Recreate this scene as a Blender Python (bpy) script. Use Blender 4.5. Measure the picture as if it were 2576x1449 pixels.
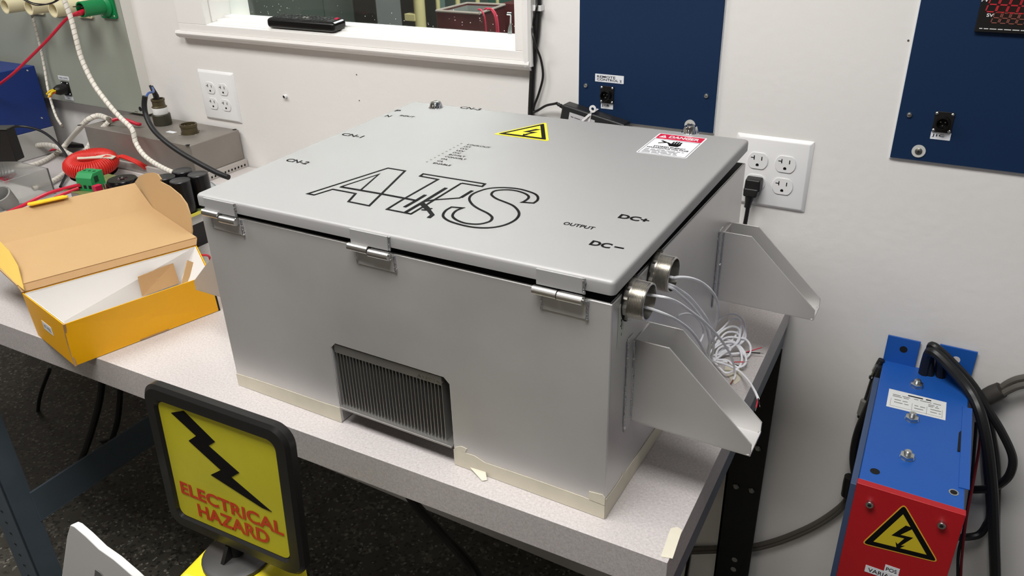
import bpy, math, random
from math import sin, cos, pi, radians, atan2, sqrt, floor
from mathutils import Vector, Matrix
random.seed(7)
for o in list(bpy.data.objects): bpy.data.objects.remove(o, do_unlink=True)
SC = bpy.context.scene
COL = SC.collection
T = 0.9            # bench top height above the floor; all z below are measured from the bench top

# ------------------------------------------------------------------ camera
CAM = Vector((0.42485, -1.33327, 0.67325)); YAW, PIT, ROL, FPX = -0.5417966, -0.4727836, -0.0296388, 1990.689
FW = Vector((sin(YAW)*cos(PIT), cos(YAW)*cos(PIT), sin(PIT)))
R0 = Vector((cos(YAW), -sin(YAW), 0)); U0 = R0.cross(FW)
RT = R0*cos(ROL) + U0*sin(ROL); UP = U0*cos(ROL) - R0*sin(ROL)
cd = bpy.data.cameras.new('camera'); co = bpy.data.objects.new('camera', cd); COL.objects.link(co)
cd.sensor_width = 36; cd.lens = FPX/2576*36; cd.clip_start = 0.02; cd.clip_end = 50
m = Matrix.Identity(4)
for i in range(3): m[i][0] = RT[i]; m[i][1] = UP[i]; m[i][2] = -FW[i]; m[i][3] = CAM[i] + (T if i == 2 else 0)
co.matrix_world = m
SC.camera = co
# ------------------------------------------------------------------ world, colour, lights
w = bpy.data.worlds.new('world'); SC.world = w; w.use_nodes = True
w.node_tree.nodes['Background'].inputs[0].default_value = (1, 0.97, 0.93, 1)
w.node_tree.nodes['Background'].inputs[1].default_value = 0.05
SC.view_settings.view_transform = 'Standard'; SC.view_settings.look = 'None'
SC.view_settings.exposure = 0.0; SC.view_settings.gamma = 1; SC.view_settings.use_curve_mapping = False
def area(name, loc, sx, sy, power, col=(1, .992, .985)):
    l = bpy.data.lights.new(name, 'AREA'); l.shape = 'RECTANGLE'; l.size = sx; l.size_y = sy; l.energy = power; l.color = col
    o = bpy.data.objects.new(name, l); COL.objects.link(o); o.location = (loc[0], loc[1], loc[2]+T); return o
LIGHTS = [(0.0, -1.25, 1.868, 1.2, .6, 40), (-1.8, -1.2, 1.868, 1.2, .6, 26), (-0.8, -3.8, 1.868, 1.2, .6, 8)]
for i, (x, y, z, a, b, p) in enumerate(LIGHTS): area('ceiling_lamp', (x, y, z), a, b, p)
area('workshop_lamp', (-0.8, 1.3, 1.86), 1.2, .6, 95, (.95, 1, .97))

# ------------------------------------------------------------------ helpers
def ray(px, py, x=None, y=None, z=None, off=0.0):
    d = FW + RT*((px-1288)/FPX) - UP*((py-724.5)/FPX)
    t = ((x-CAM.x)/d.x if x is not None else (y-CAM.y)/d.y if y is not None else (z-CAM.z)/d.z)
    return CAM + d*t - d.normalized()*off
PHI = 0.0086; EX, EY = 0.1465, -0.6741           # equipment enclosure: front right bottom corner and turn
def E(x, y, z): return Vector((EX+cos(PHI)*x-sin(PHI)*y, EY+sin(PHI)*x+cos(PHI)*y, z))
TPH = 0.0332
def TB(x, y, z): return Vector((0.2353+cos(TPH)*x-sin(TPH)*y, -0.7029+sin(TPH)*x+cos(TPH)*y, z))
def V(*a): return Vector(a)
I = lambda x, y, z: Vector((x, y, z))

class MB:
    def __init__(s, f=I): s.v = []; s.f = []; s.fn = f
    def add(s, vs, fs):
        n = len(s.v); s.v += [s.fn(*v) for v in vs]; s.f += [tuple(n+i for i in f) for f in fs]; return s
    def box(s, x0, x1, y0, y1, z0, z1):
        vs = [(x, y, z) for z in (z0, z1) for y in (y0, y1) for x in (x0, x1)]
        return s.add(vs, [(0, 2, 3, 1), (4, 5, 7, 6), (0, 1, 5, 4), (2, 6, 7, 3), (0, 4, 6, 2), (1, 3, 7, 5)])
    def slab(s, bot, top):
        n = len(bot)
        return s.add([tuple(p) for p in bot]+[tuple(p) for p in top], [tuple(reversed(range(n))), tuple(range(n, 2*n))] + [(i, (i+1) % n, n+(i+1) % n, n+i) for i in range(n)])
    def prism(s, poly, axis, a, b):
        def mk(p, c):
            return (c, p[0], p[1]) if axis == 'x' else (p[0], c, p[1]) if axis == 'y' else (p[0], p[1], c)
        return s.slab([mk(p, a) for p in poly], [mk(p, b) for p in poly])
    def ring(s, prof, c, ax, n=24, cap0=True, cap1=True):
        """prof: list of (radius, distance along axis)"""
        ax = Vector(ax).normalized(); t = Vector((0, 0, 1)) if abs(ax.z) < .9 else Vector((1, 0, 0))
        a = ax.cross(t).normalized(); b = ax.cross(a); c = Vector(c); vs = []
        for r, h in prof:
            for i in range(n):
                q = 2*pi*i/n; vs.append(tuple(c + ax*h + (a*cos(q)+b*sin(q))*r))
        fs = []
        for k in range(len(prof)-1):
            for i in range(n): fs.append((k*n+i, k*n+(i+1) % n, (k+1)*n+(i+1) % n, (k+1)*n+i))
        if cap0: fs.append(tuple(reversed(range(n))))
        if cap1: fs.append(tuple(range((len(prof)-1)*n, len(prof)*n)))
        return s.add(vs, fs)
    def cyl(s, p0, p1, r, r1=None, n=16):
        p0 = Vector(p0); d = Vector(p1)-p0; L = d.length
        return s.ring([(r, 0), (r if r1 is None else r1, L)], p0, d, n)
    def tube(s, pts, r, n=8, taper=None):
        pts = [Vector(p) for p in pts]; N = len(pts); vs = []; up = None
        for i, p in enumerate(pts):
            d = (pts[min(i+1, N-1)]-pts[max(i-1, 0)]).normalized()
            if up is None: up = d.orthogonal().normalized()
            else:
                up = (up - d*up.dot(d));
                up = up.normalized() if up.length > 1e-6 else d.orthogonal().normalized()
            b = d.cross(up); rr = r*(taper[i] if taper else 1)
            for k in range(n):
                q = 2*pi*k/n; vs.append(tuple(p+(up*cos(q)+b*sin(q))*rr))
        fs = [(i*n+k, i*n+(k+1) % n, (i+1)*n+(k+1) % n, (i+1)*n+k) for i in range(N-1) for k in range(n)]
        fs += [tuple(reversed(range(n))), tuple(range((N-1)*n, N*n))]
        return s.add(vs, fs)
    def quad(s, a, b, c, d): return s.add([tuple(a), tuple(b), tuple(c), tuple(d)], [(0, 1, 2, 3)])
    def stroke(s, pts, wd, P, z0, z1, close=False):
        """flat lettering stroke on a surface: P maps (u, v, height)"""
        pts = [Vector((p[0], p[1])) for p in pts]; N = len(pts); L = []; Rr = []
        for i, p in enumerate(pts):
            a = pts[(i-1) % N] if (close or i > 0) else None; b = pts[(i+1) % N] if (close or i < N-1) else None
            d1 = (p-a).normalized() if a is not None else None; d2 = (b-p).normalized() if b is not None else None
            d1 = d1 or d2; d2 = d2 or d1
            n1 = Vector((-d1.y, d1.x)); n2 = Vector((-d2.y, d2.x)); nn = (n1+n2)
            nn = nn.normalized() if nn.length > 1e-6 else n1
            k = min(2.6, 1/max(.25, nn.dot(n1)))
            L.append(p+nn*wd/2*k); Rr.append(p-nn*wd/2*k)
        for i in range(N if close else N-1):
            j = (i+1) % N; q = [L[i], Rr[i], Rr[j], L[j]]
            s.slab([P(a.x, a.y, z0) for a in q], [P(a.x, a.y, z1) for a in q])
        return s

def smooth(pts, k=8, close=False):
    pts = [Vector(p) for p in pts]; N = len(pts); out = []
    for i in range(N if close else N-1):
        g = (lambda j: pts[j % N]) if close else (lambda j: pts[max(0, min(N-1, j))])
        p0, p1, p2, p3 = g(i-1), g(i), g(i+1), g(i+2)
        for j in range(k):
            t = j/k; out.append(.5*((2*p1)+(p2-p0)*t+(2*p0-5*p1+4*p2-p3)*t*t+(3*p1-p0-3*p2+p3)*t*t*t))
    if not close: out.append(pts[-1])
    return out

BASE = {}
def make(name, mb, mat, parent=None, base=None, label=None, bev=0, ang=35, segs=2):
    b = Vector(base) if base is not None else (BASE.get(parent.name, Vector((0, 0, 0))) if parent else Vector((0, 0, 0)))
    me = bpy.data.meshes.new(name); me.from_pydata([tuple(v-b) for v in mb.v], [], mb.f); me.validate()
    me.polygons.foreach_set('use_smooth', [True]*len(me.polygons))
    import bmesh
    bm = bmesh.new(); bm.from_mesh(me); bmesh.ops.recalc_face_normals(bm, faces=bm.faces); bm.to_mesh(me); bm.free()
    me.set_sharp_from_angle(angle=radians(ang))
    o = bpy.data.objects.new(name, me); COL.objects.link(o); me.materials.append(mat)
    if parent: o.parent = parent; BASE[o.name] = b
    else: o.location = (b.x, b.y, b.z+T); BASE[o.name] = b
    if bev:
        md = o.modifiers.new('bevel', 'BEVEL'); md.width = bev; md.segments = segs; md.limit_method = 'ANGLE'; md.angle_limit = radians(40); md.harden_normals = True
    if label: o['label'] = label
    return o
def thing(name, base, label, cat, group=None):
    o = bpy.data.objects.new(name, None); COL.objects.link(o); o.empty_display_size = .05
    b = Vector(base); o.location = (b.x, b.y, b.z+T); BASE[o.name] = b
    o['label'] = label; o['category'] = cat
    if group: o['group'] = group
    return o
def solo(name, mb, mat, label, cat, group=None, bev=0, ang=35, base=None):
    if base is None:
        xs = [v.x for v in mb.v]; ys = [v.y for v in mb.v]; zs = [v.z for v in mb.v]
        base = ((min(xs)+max(xs))/2, (min(ys)+max(ys))/2, min(zs))
    o = make(name, mb, mat, None, base, bev=bev, ang=ang); o['label'] = label; o['category'] = cat
    if group: o['group'] = group
    return o
def struct(name, mb, mat, parent=None, bev=0):
    o = make(name, mb, mat, parent, bev=bev)
    if not parent: o['kind'] = 'structure'
    return o

def lin(c):
    c /= 255
    return c/12.92 if c <= .04045 else ((c+.055)/1.055)**2.4
def rgb(r, g, b): return (lin(r), lin(g), lin(b), 1)
MATS = {}
def mat(name, col, rough=.5, metal=0, bump=0, bscale=200, var=0, vscale=8, spec=.5, coat=0, trans=0, ior=1.45, emit=None, estr=0, stretch=None):
    if name in MATS: return MATS[name]
    m = bpy.data.materials.new(name); m.use_nodes = True; nt = m.node_tree; b = nt.nodes['Principled BSDF']
    b.inputs['Base Color'].default_value = col; b.inputs['Roughness'].default_value = rough; b.inputs['Metallic'].default_value = metal
    b.inputs['Specular IOR Level'].default_value = spec; b.inputs['Coat Weight'].default_value = coat
    b.inputs['Transmission Weight'].default_value = trans; b.inputs['IOR'].default_value = ior
    if emit: b.inputs['Emission Color'].default_value = emit; b.inputs['Emission Strength'].default_value = estr
    tc = nt.nodes.new('ShaderNodeTexCoord'); mp = nt.nodes.new('ShaderNodeMapping'); nt.links.new(tc.outputs['Object'], mp.inputs[0])
    if stretch: mp.inputs['Scale'].default_value = stretch
    if var:
        n = nt.nodes.new('ShaderNodeTexNoise'); n.inputs['Scale'].default_value = vscale; n.inputs['Detail'].default_value = 5; nt.links.new(mp.outputs[0], n.inputs[0])
        r = nt.nodes.new('ShaderNodeValToRGB'); nt.links.new(n.outputs[0], r.inputs[0])
        r.color_ramp.elements[0].position = .3; r.color_ramp.elements[1].position = .7
        r.color_ramp.elements[0].color = (col[0]*(1-var), col[1]*(1-var), col[2]*(1-var), 1); r.color_ramp.elements[1].color = (min(1, col[0]*(1+var)), min(1, col[1]*(1+var)), min(1, col[2]*(1+var)), 1)
        nt.links.new(r.outputs[0], b.inputs['Base Color'])
        if metal > .5:
            mr = nt.nodes.new('ShaderNodeMapRange'); mr.inputs[3].default_value = rough*.8; mr.inputs[4].default_value = min(1, rough*1.25)
            nt.links.new(n.outputs[0], mr.inputs[0]); nt.links.new(mr.outputs[0], b.inputs['Roughness'])
    if bump:
        n2 = nt.nodes.new('ShaderNodeTexNoise'); n2.inputs['Scale'].default_value = bscale; n2.inputs['Detail'].default_value = 3; nt.links.new(mp.outputs[0], n2.inputs[0])
        bp = nt.nodes.new('ShaderNodeBump'); bp.inputs['Strength'].default_value = bump; bp.inputs['Distance'].default_value = .002
        nt.links.new(n2.outputs[0], bp.inputs['Height']); nt.links.new(bp.outputs[0], b.inputs['Normal'])
    MATS[name] = m; return m
def speckle(name, base, spots, scale, rough=.5, bump=0, spec=.5):
    """base colour with flakes: spots = list of (colour, threshold, scale factor)"""
    m = bpy.data.materials.new(name); m.use_nodes = True; nt = m.node_tree; b = nt.nodes['Principled BSDF']; b.inputs['Roughness'].default_value = rough; b.inputs['Specular IOR Level'].default_value = spec
    tc = nt.nodes.new('ShaderNodeTexCoord'); prev = None
    n0 = nt.nodes.new('ShaderNodeTexNoise'); n0.inputs['Scale'].default_value = scale*.12; n0.inputs['Detail'].default_value = 6; nt.links.new(tc.outputs['Object'], n0.inputs[0])
    r = nt.nodes.new('ShaderNodeValToRGB'); nt.links.new(n0.outputs[0], r.inputs[0]); r.color_ramp.elements[0].position = .35; r.color_ramp.elements[1].position = .65
    r.color_ramp.elements[0].color = tuple(c*.8 for c in base[:3])+(1,); r.color_ramp.elements[1].color = tuple(min(1, c*1.2) for c in base[:3])+(1,); prev = r.outputs[0]
    for col, th, k in spots:
        v = nt.nodes.new('ShaderNodeTexVoronoi'); v.inputs['Scale'].default_value = scale*k; v.inputs['Randomness'].default_value = 1; nt.links.new(tc.outputs['Object'], v.inputs[0])
        sp = nt.nodes.new('ShaderNodeSeparateColor'); nt.links.new(v.outputs['Color'], sp.inputs[0])
        mt = nt.nodes.new('ShaderNodeMath'); mt.operation = 'GREATER_THAN'; mt.inputs[1].default_value = th; nt.links.new(sp.outputs[0], mt.inputs[0])
        mx = nt.nodes.new('ShaderNodeMix'); mx.data_type = 'RGBA'; nt.links.new(mt.outputs[0], mx.inputs[0]); nt.links.new(prev, mx.inputs[6]); mx.inputs[7].default_value = col; prev = mx.outputs[2]
    nt.links.new(prev, b.inputs['Base Color'])
    MATS[name] = m; return m

M_wall = mat('white_wall_paint', rgb(226, 223, 219), .75, bump=.3, bscale=55, var=.015, vscale=3)
M_trim = mat('white_gloss_trim', rgb(234, 231, 227), .35)
M_ceil = mat('ceiling_tile', rgb(170, 168, 164), .9)
M_floor = speckle('dark_flake_floor', rgb(74, 71, 64), [(rgb(104, 101, 92), .88, 1), (rgb(48, 46, 42), .86, 1.3), (rgb(140, 137, 128), .97, 1.7)], 110, .4)
M_alu = mat('brushed_aluminium', rgb(214, 212, 210), .38, .6, var=.07, vscale=6, bump=.04, bscale=260)
M_alu_lid = mat('satin_aluminium_lid', rgb(174, 173, 172), .6, .4, var=.015, vscale=5)
M_alu_bright = mat('bright_aluminium', rgb(225, 224, 222), .3, 1)
M_weld = mat('weld_bead', rgb(205, 205, 208), .3, 1, bump=1, bscale=400)
M_steel = mat('nickel_steel', rgb(205, 202, 195), .28, 1)
M_chrome = mat('chrome', rgb(220, 222, 225), .12, 1)
M_zinc = mat('zinc_plate', rgb(205, 208, 205), .28, 1)
M_dark = mat('dark_gap', rgb(14, 13, 12), .8)
M_black = mat('black_plastic', rgb(22, 21, 21), .4)
M_blackg = mat('black_gloss', rgb(16, 15, 15), .22)
M_rubber = mat('black_rubber', rgb(24, 24, 25), .5)
M_ink = mat('black_print', rgb(10, 9, 10), .7, spec=.2)
M_tape = mat('masking_tape', rgb(214, 207, 188), .75, var=.05, vscale=30)
M_white = mat('white_plastic', rgb(228, 227, 226), .35)
M_lblw = mat('white_label', rgb(226, 228, 232), .5)
M_yel = mat('yellow_vinyl', rgb(240, 222, 30), .4)
M_red = mat('danger_red', rgb(206, 28, 66), .45)
M_lam = None

def facemat(nt, b): pass
def laminate():
    m = bpy.data.materials.new('grey_linen_laminate'); m.use_nodes = True; nt = m.node_tree; b = nt.nodes['Principled BSDF']; b.inputs['Roughness'].default_value = .42
    tc = nt.nodes.new('ShaderNodeTexCoord'); outs = []
    for sc in ((420, 60, 60), (60, 420, 60), (60, 60, 420)):
        mp = nt.nodes.new('ShaderNodeMapping'); mp.inputs['Scale'].default_value = sc; nt.links.new(tc.outputs['Object'], mp.inputs[0])
        n = nt.nodes.new('ShaderNodeTexNoise'); n.inputs['Scale'].default_value = 5; n.inputs['Detail'].default_value = 3; nt.links.new(mp.outputs[0], n.inputs[0]); outs.append(n.outputs[0])
    a = nt.nodes.new('ShaderNodeMath'); a.operation = 'ADD'; nt.links.new(outs[0], a.inputs[0]); nt.links.new(outs[1], a.inputs[1])
    a2 = nt.nodes.new('ShaderNodeMath'); a2.operation = 'ADD'; nt.links.new(a.outputs[0], a2.inputs[0]); nt.links.new(outs[2], a2.inputs[1])
    mr = nt.nodes.new('ShaderNodeMapRange'); mr.inputs[1].default_value = 1.15; mr.inputs[2].default_value = 1.75; nt.links.new(a2.outputs[0], mr.inputs[0])
    r = nt.nodes.new('ShaderNodeValToRGB'); nt.links.new(mr.outputs[0], r.inputs[0])
    r.color_ramp.elements[0].color = rgb(172, 165, 163); r.color_ramp.elements[1].color = rgb(201, 195, 193); nt.links.new(r.outputs[0], b.inputs['Base Color'])
    return m
M_lam = laminate()

_tc = {}
def text(s, name, parent, A, U, Vv, w, h, material, bold=0, label=None, N=None, th=.0003, base=None):
    """lettering as thin raised mesh: lower left corner A, reading direction U, up direction Vv, fitted to w x h"""
    cu = bpy.data.curves.new('t', 'FONT'); cu.body = s; cu.size = 1; cu.offset = bold; cu.extrude = 0; cu.resolution_u = 4
    ob = bpy.data.objects.new('t', cu); COL.objects.link(ob); bpy.context.view_layer.update()
    me = bpy.data.meshes.new_from_object(ob.evaluated_get(bpy.context.evaluated_depsgraph_get()))
    vs = [(v.co.x, v.co.y) for v in me.vertices]; fs = [tuple(p.vertices) for p in me.polygons]
    bpy.data.objects.remove(ob, do_unlink=True); bpy.data.curves.remove(cu); bpy.data.meshes.remove(me)
    x0 = min(v[0] for v in vs); x1 = max(v[0] for v in vs); y0 = min(v[1] for v in vs); y1 = max(v[1] for v in vs)
    U = Vector(U).normalized(); Vv = Vector(Vv).normalized(); N = U.cross(Vv).normalized() if N is None else Vector(N)
    mb = MB(); A = Vector(A)
    mb.v = [A + U*((v[0]-x0)/(x1-x0)*w) + Vv*((v[1]-y0)/(y1-y0)*h) + N*th for v in vs]; mb.f = fs
    return make(name, mb, material, parent, base=base, label=label)
def plate(poly, A, U, Vv, th, z0=0):
    """thin flat plate in the plane (U, Vv) at A"""
    U = Vector(U).normalized(); Vv = Vector(Vv).normalized(); N = U.cross(Vv).normalized(); A = Vector(A)
    f = lambda u, v, h: A+U*u+Vv*v+N*h
    mb = MB(); mb.slab([f(p[0], p[1], z0) for p in poly], [f(p[0], p[1], z0+th) for p in poly]); return mb
def rr(w, h, r, n=5, x=0, y=0):
    out = []
    for cx, cy, a in ((w-r, h-r, 0), (r, h-r, 90), (r, r, 180), (w-r, r, 270)):
        for i in range(n+1):
            q = radians(a+90*i/n); out.append((x+cx+r*cos(q), y+cy+r*sin(q)))
    return out
def disc(r, n=20, x=0, y=0): return [(x+r*cos(2*pi*i/n), y+r*sin(2*pi*i/n)) for i in range(n)]
def fine_print(name, parent, A, U, Vv, w, h, material, N=None, th=.0003, seed=1):
    """a line of print too small to read in the photograph: word-length dashes"""
    rn = random.Random(seed+int(w*1e5)); A = Vector(A); U = Vector(U).normalized(); Vv = Vector(Vv).normalized(); N = U.cross(Vv).normalized() if N is None else Vector(N)
    mb = MB(); x = 0
    while x < w-h*.5:
        L = min(rn.uniform(1.5, 5.5)*h, w-x); f = lambda u, v, k: A+U*u+Vv*v+N*(th+k)
        mb.slab([f(x, h*.2, 0), f(x+L, h*.2, 0), f(x+L, h*.75, 0), f(x, h*.75, 0)], [f(x, h*.2, .0001), f(x+L, h*.2, .0001), f(x+L, h*.75, .0001), f(x, h*.75, .0001)]); x += L+h*.8
    return make(name, mb, material, parent)
X_, Y_, Z_ = V(1, 0, 0), V(0, 1, 0), V(0, 0, 1)

# ================================================================== SETTING
F0 = -T
mb = MB(); mb.box(-4.2, 2.4, -4.6, 3.0, F0-.05, F0); struct('floor', mb, M_floor)
mb = MB(); mb.box(-4.2, 2.4, -4.6, 3.0, 1.9, 1.95); struct('ceiling', mb, M_ceil)
WX0, WX1, WZ0, WZ1 = -1.19, -.344, .398, 1.25
mb = MB(); mb.box(-4.2, WX0, 0, .12, F0, 1.9).box(WX1, 2.4, 0, .12, F0, 1.9).box(WX0, WX1, 0, .12, F0, WZ0).box(WX0, WX1, 0, .12, WZ1, 1.9)
struct('wall_back', mb, M_wall)
mb = MB(); mb.box(-4.2, -4.1, -4.6, 3.0, F0, 1.9); struct('wall_left', mb, mat('grey_wall_paint', rgb(182, 172, 160), .8, bump=.2, bscale=55))
mb = MB(); mb.box(2.3, 2.4, -4.6, 3.0, F0, 1.9); struct('wall_right', mb, mat('slate_wall_paint', rgb(150, 158, 170), .8, bump=.2, bscale=55))
mb = MB(); mb.box(-4.2, 2.4, -4.6, -4.5, F0, 1.9); struct('wall_front', mb, mat('grey_wall_paint', 0))
M_far = mat('grey_green_far_wall', rgb(92, 102, 98), .6, var=.06, vscale=4)
mb = MB(); mb.box(-4.2, 2.4, 2.6, 2.7, F0, 1.9); struct('wall_far', mb, M_far)
# window: jambs, stool, apron moulding and pane
win = bpy.data.objects.new('window_1', None); COL.objects.link(win); win['kind'] = 'structure'; win.location = (-.77, 0, WZ0+T); BASE['window_1'] = V(-.77, 0, WZ0)
prof = [(0, .360), (-.006, .357), (-.014, .358), (-.021, .363), (-.024, .370), (-.022, .3755), (-.0185, .3757), (-.0185, .3935), (-.010, .3945), (-.010, .3965), (.012, .398), (.012, .4015), (.036, .403), (.036, .4065), (.056, .408), (.056, .396), (0, .39)]
mb = MB()
L0, R0_ = -1.30, -.313
q = [(a, b) for a, b in prof]
def inset(x, z, left):   # mitred ends of the rounded moulding
    return x
mb.prism(q[:7]+[(0, .3757)], 'x', L0, R0_)
make('moulding', mb, M_trim, win)
mb = MB(); mb.prism([(0, .3757), (-.0185, .3757), (-.0185, .3935), (-.010, .3945), (0, .3945)], 'x', L0+.012, R0_-.013)
mb.prism([(-.010, .394), (-.010, .3965), (.012, .398), (.012, .4015), (.036, .403), (.036, .4065), (.062, .408), (.062, .392)], 'x', WX0, WX1)
make('window_sill', mb, M_trim, win, bev=.0012)
mb = MB(); mb.box(WX1-.0005, WX1+.019, -.0185, 0, .3935, WZ1+.03); mb.box(WX0-.098, WX0+.0005, -.0185, 0, .3935, WZ1+.03); mb.box(WX0-.098, WX1+.019, -.0185, 0, WZ1, WZ1+.06)
mb.box(WX1-.004, WX1, 0, .12, WZ0, WZ1); mb.box(WX0, WX0+.004, 0, .12, WZ0, WZ1)
make('window_frame', mb, M_trim, win, bev=.001)
mb = MB(); pr = [(0, 0), (-.006, 0), (-.014, 0)]
mb.tube([V(WX1+.024, -.012, .366), V(WX1+.024, -.012, WZ1+.05)], .011, 10); make('side_moulding', mb, M_trim, win)
M_glass = mat('window_glass', (.93, .97, .95, 1), .02, trans=1, ior=1.45)
mb = MB(); mb.box(WX0, WX1, .058, .062, .402, WZ1); make('pane', mb, M_glass, win)
# overhead lamps
M_lamp = mat('lamp_diffuser', rgb(250, 248, 240), .5, emit=(1, .96, .9, 1), estr=2.5)
for i, (x, y, z, a, b, p) in enumerate(LIGHTS+[(-0.8, 1.3, 1.868, 1.2, .6, 10)]):
    nm = ['above the right end of the bench', 'above the left part of the bench', 'behind the photographer', 'in the room beyond the window'][i]
    t = thing('ceiling_light', (x, y, 1.9), 'white rectangular ceiling light panel '+nm, 'ceiling light', 'ceiling light panels')
    mb = MB(); mb.box(x-a/2-.03, x+a/2+.03, y-b/2-.03, y-b/2, 1.868, 1.9).box(x-a/2-.03, x+a/2+.03, y+b/2, y+b/2+.03, 1.868, 1.9).box(x-a/2-.03, x-a/2, y-b/2, y+b/2, 1.868, 1.9).box(x+a/2, x+a/2+.03, y-b/2, y+b/2, 1.868, 1.9)
    make('frame', mb, M_white, t)
    mb = MB(); mb.box(x-a/2, x+a/2, y-b/2, y+b/2, 1.872, 1.88); make('diffuser', mb, M_lamp, t)

# ================================================================== WORKBENCH
bench = thing('workbench', TB(-1.2, .35, -.9), 'long workbench with a pale grey linen-pattern laminate top and steel legs along the wall', 'workbench')
BW = 2.5
mb = MB(TB); mb.box(-BW, 0, 0, .69, -.0508, 0); make('worktop', mb, M_lam, bench, bev=.0006)
M_frame = mat('blue_grey_steel', rgb(88, 100, 110), .45, .2, var=.06, vscale=15)
M_frameb = mat('black_steel', rgb(22, 23, 24), .45, .1)
mb = MB(TB); mb.box(-BW+.1, -.012, .655, .68, -.10, -.051).box(-BW+.1, -.012, .10, .12, -.10, -.051).box(-.006, -.002, .03, .68, -.092, -.051)
make('frame_rail', mb, M_frame, bench)
# rear right leg: black angle with holes
mb = MB(); lx0, lx1 = .142, .2135
mb.box(lx0, lx1, -.043, -.039, F0, -.09).box(lx0, lx0+.004, -.043, -.006, F0, -.09)
leg = make('leg', mb, M_frameb, bench, label='black angle leg at the rear right corner')
M_bolt = mat('leg_bolt', rgb(150, 150, 145), .3, 1)
for px, py in ((1907, 1127), (1852, 1223), (1891, 1233)):
    c = ray(px, py, y=-.043); mb = MB(); mb.ring([(.0065, 0), (.0065, .003), (.004, .005)], c, (0, -1, 0), 12); make('bolt', mb, M_bolt, leg)
for px, py in ((1848, 1408), (1845, 1432)):
    c = ray(px, py, y=-.0435); mb = MB(); mb.ring([(.006, 0), (.006, .0006)], c, (0, -1, 0), 14); make('hole', mb, mat('pale_hole', rgb(120, 118, 112), .7), leg)
# front right, left pair
mb = MB(TB); mb.box(-.095, -.03, .052, .056, -.9, -.10).box(-.034, -.03, .052, .09, -.9, -.10); 
lf = -1.56
mb = MB(TB); mb.box(lf-.085, lf, .03, .034, -.9, -.051).box(lf-.004, lf, .03, .085, -.9, -.051); leg = make('leg', mb, M_frame, bench, label='blue grey steel leg at the left')
for k in range(7):
    z = -.62-.035*k; c = TB(lf-.045, .0295, z); mb = MB(); mb.box(c.x-.004, c.x+.004, c.y-.0006, c.y, z-.002, z+.002); make('slot', mb, M_dark, leg)
mb = MB(TB); mb.box(lf-.085, lf, .64, .644, -.9, -.051).box(lf-.004, lf, .60, .644, -.9, -.051); make('leg', mb, M_frame, bench, label='blue grey steel leg at the left')
mb = MB(TB); mb.box(lf-.002, lf+.004, .08, .66, -.67, -.585).box(lf-.03, lf+.004, .08, .66, -.674, -.67); make('stretcher', mb, M_frame, bench, bev=.001)
# masking tape pieces on the top
def on_table(px, py): p = ray(px, py, z=0); return p
mb = MB(); q = [ray(a, b, z=0) for a, b in ((1662, 1401), (1692, 1406), (1716, 1334), (1704, 1326), (1687, 1330))]
mb.slab([p+Z_*.0002 for p in q], [p+Z_*.0006 for p in q]); make('masking_tape', mb, M_tape, bench)
mb = MB(); q = [ray(a, b, z=0) for a, b in ((1822, 935), (1848, 968), (1862, 958), (1868, 930), (1845, 915), (1826, 918))]
mb.slab([p+Z_*.0002 for p in q], [p+Z_*.0006 for p in q]); make('masking_tape', mb, M_tape, bench)

# ================================================================== EQUIPMENT ENCLOSURE
W_, D_, H_ = .6083, .505, .2875
E0 = E
E = lambda x, y, z: E0(x, y, z+.0006)
t = enc = thing('equipment_enclosure', E(-W_/2, D_/2, 0), 'large brushed aluminium hinged-lid equipment enclosure with a big outlined black logo on the lid', 'enclosure')
TH = .0025
b1, b2 = -.403, -.212
# shell with notch at front
mb = MB(E)
fp = [(-W_, .0), (b1, .0), (b1, .124), (b1+.008, .132), (b2-.008, .132), (b2, .124), (b2, 0), (0, 0), (0, H_), (-W_, H_)]
fpg = fp
mb.slab([(p[0], 0, p[1]) for p in fp], [(p[0], TH, p[1]) for p in fp])
mb.box(-W_, -W_+TH, TH, D_, 0, H_).box(-TH, 0, TH, D_, 0, H_).box(-W_, 0, D_-TH, D_, 0, H_)
mb.box(-W_+TH, b1, TH, D_-TH, 0, TH).box(b2, -TH, TH, D_-TH, 0, TH).box(b1, b2, .14, D_-TH, .03, .03+TH)
mb.box(b1-TH, b1, TH, .14, 0, .132).box(b2, b2+TH, TH, .14, 0, .132)
# top return flange
mb.box(-W_+TH, -TH, TH, .02, H_-TH, H_).box(-.02, -TH, .02, D_-TH, H_-TH, H_).box(-W_+TH, -W_+.02, .02, D_-TH, H_-TH, H_)
body = make('body', mb, M_alu, enc, bev=.0022, segs=2)
mb = MB(E); mb.box(-W_+.0035, -.0035, .0035, D_-.0035, H_-.003, H_+.0004); make('gap_shade_panel', mb, M_dark, enc)  # near-black sheet over the flange, painting in the shade of the lid gap
# lid
def LZ(x, y): return (x+.607)*.00777 + (y+.0016)*.0234
def Lf(x, y, z): return E(x, y, z+LZ(x, y))
LT = .3111
lx0, lx1, ly0, ly1 = -.6085, .0035, -.0035, .4965
LTH = .0162
mb = MB(Lf)
def lidpoly(r): return [(lx0+p[0], ly0+p[1]) for p in rr(lx1-lx0, ly1-ly0, r, 4)]
a = lidpoly(.006)
def sh(poly, k):   # shrink towards the centre
    cx, cy = (lx0+lx1)/2, (ly0+ly1)/2
    return [(cx+(p[0]-cx)*(1-k/((lx1-lx0)/2)), cy+(p[1]-cy)*(1-k/((ly1-ly0)/2))) for p in poly]
lv = [(sh(a, .0), LT-LTH), (sh(a, .0), LT-.0045), (sh(a, .0006), LT-.002), (sh(a, .002), LT-.0006), (sh(a, .0045), LT), (sh(a, .009), LT)]
vs = [(p[0], p[1], z) for poly, z in lv for p in poly]; n = len(a)
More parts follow.
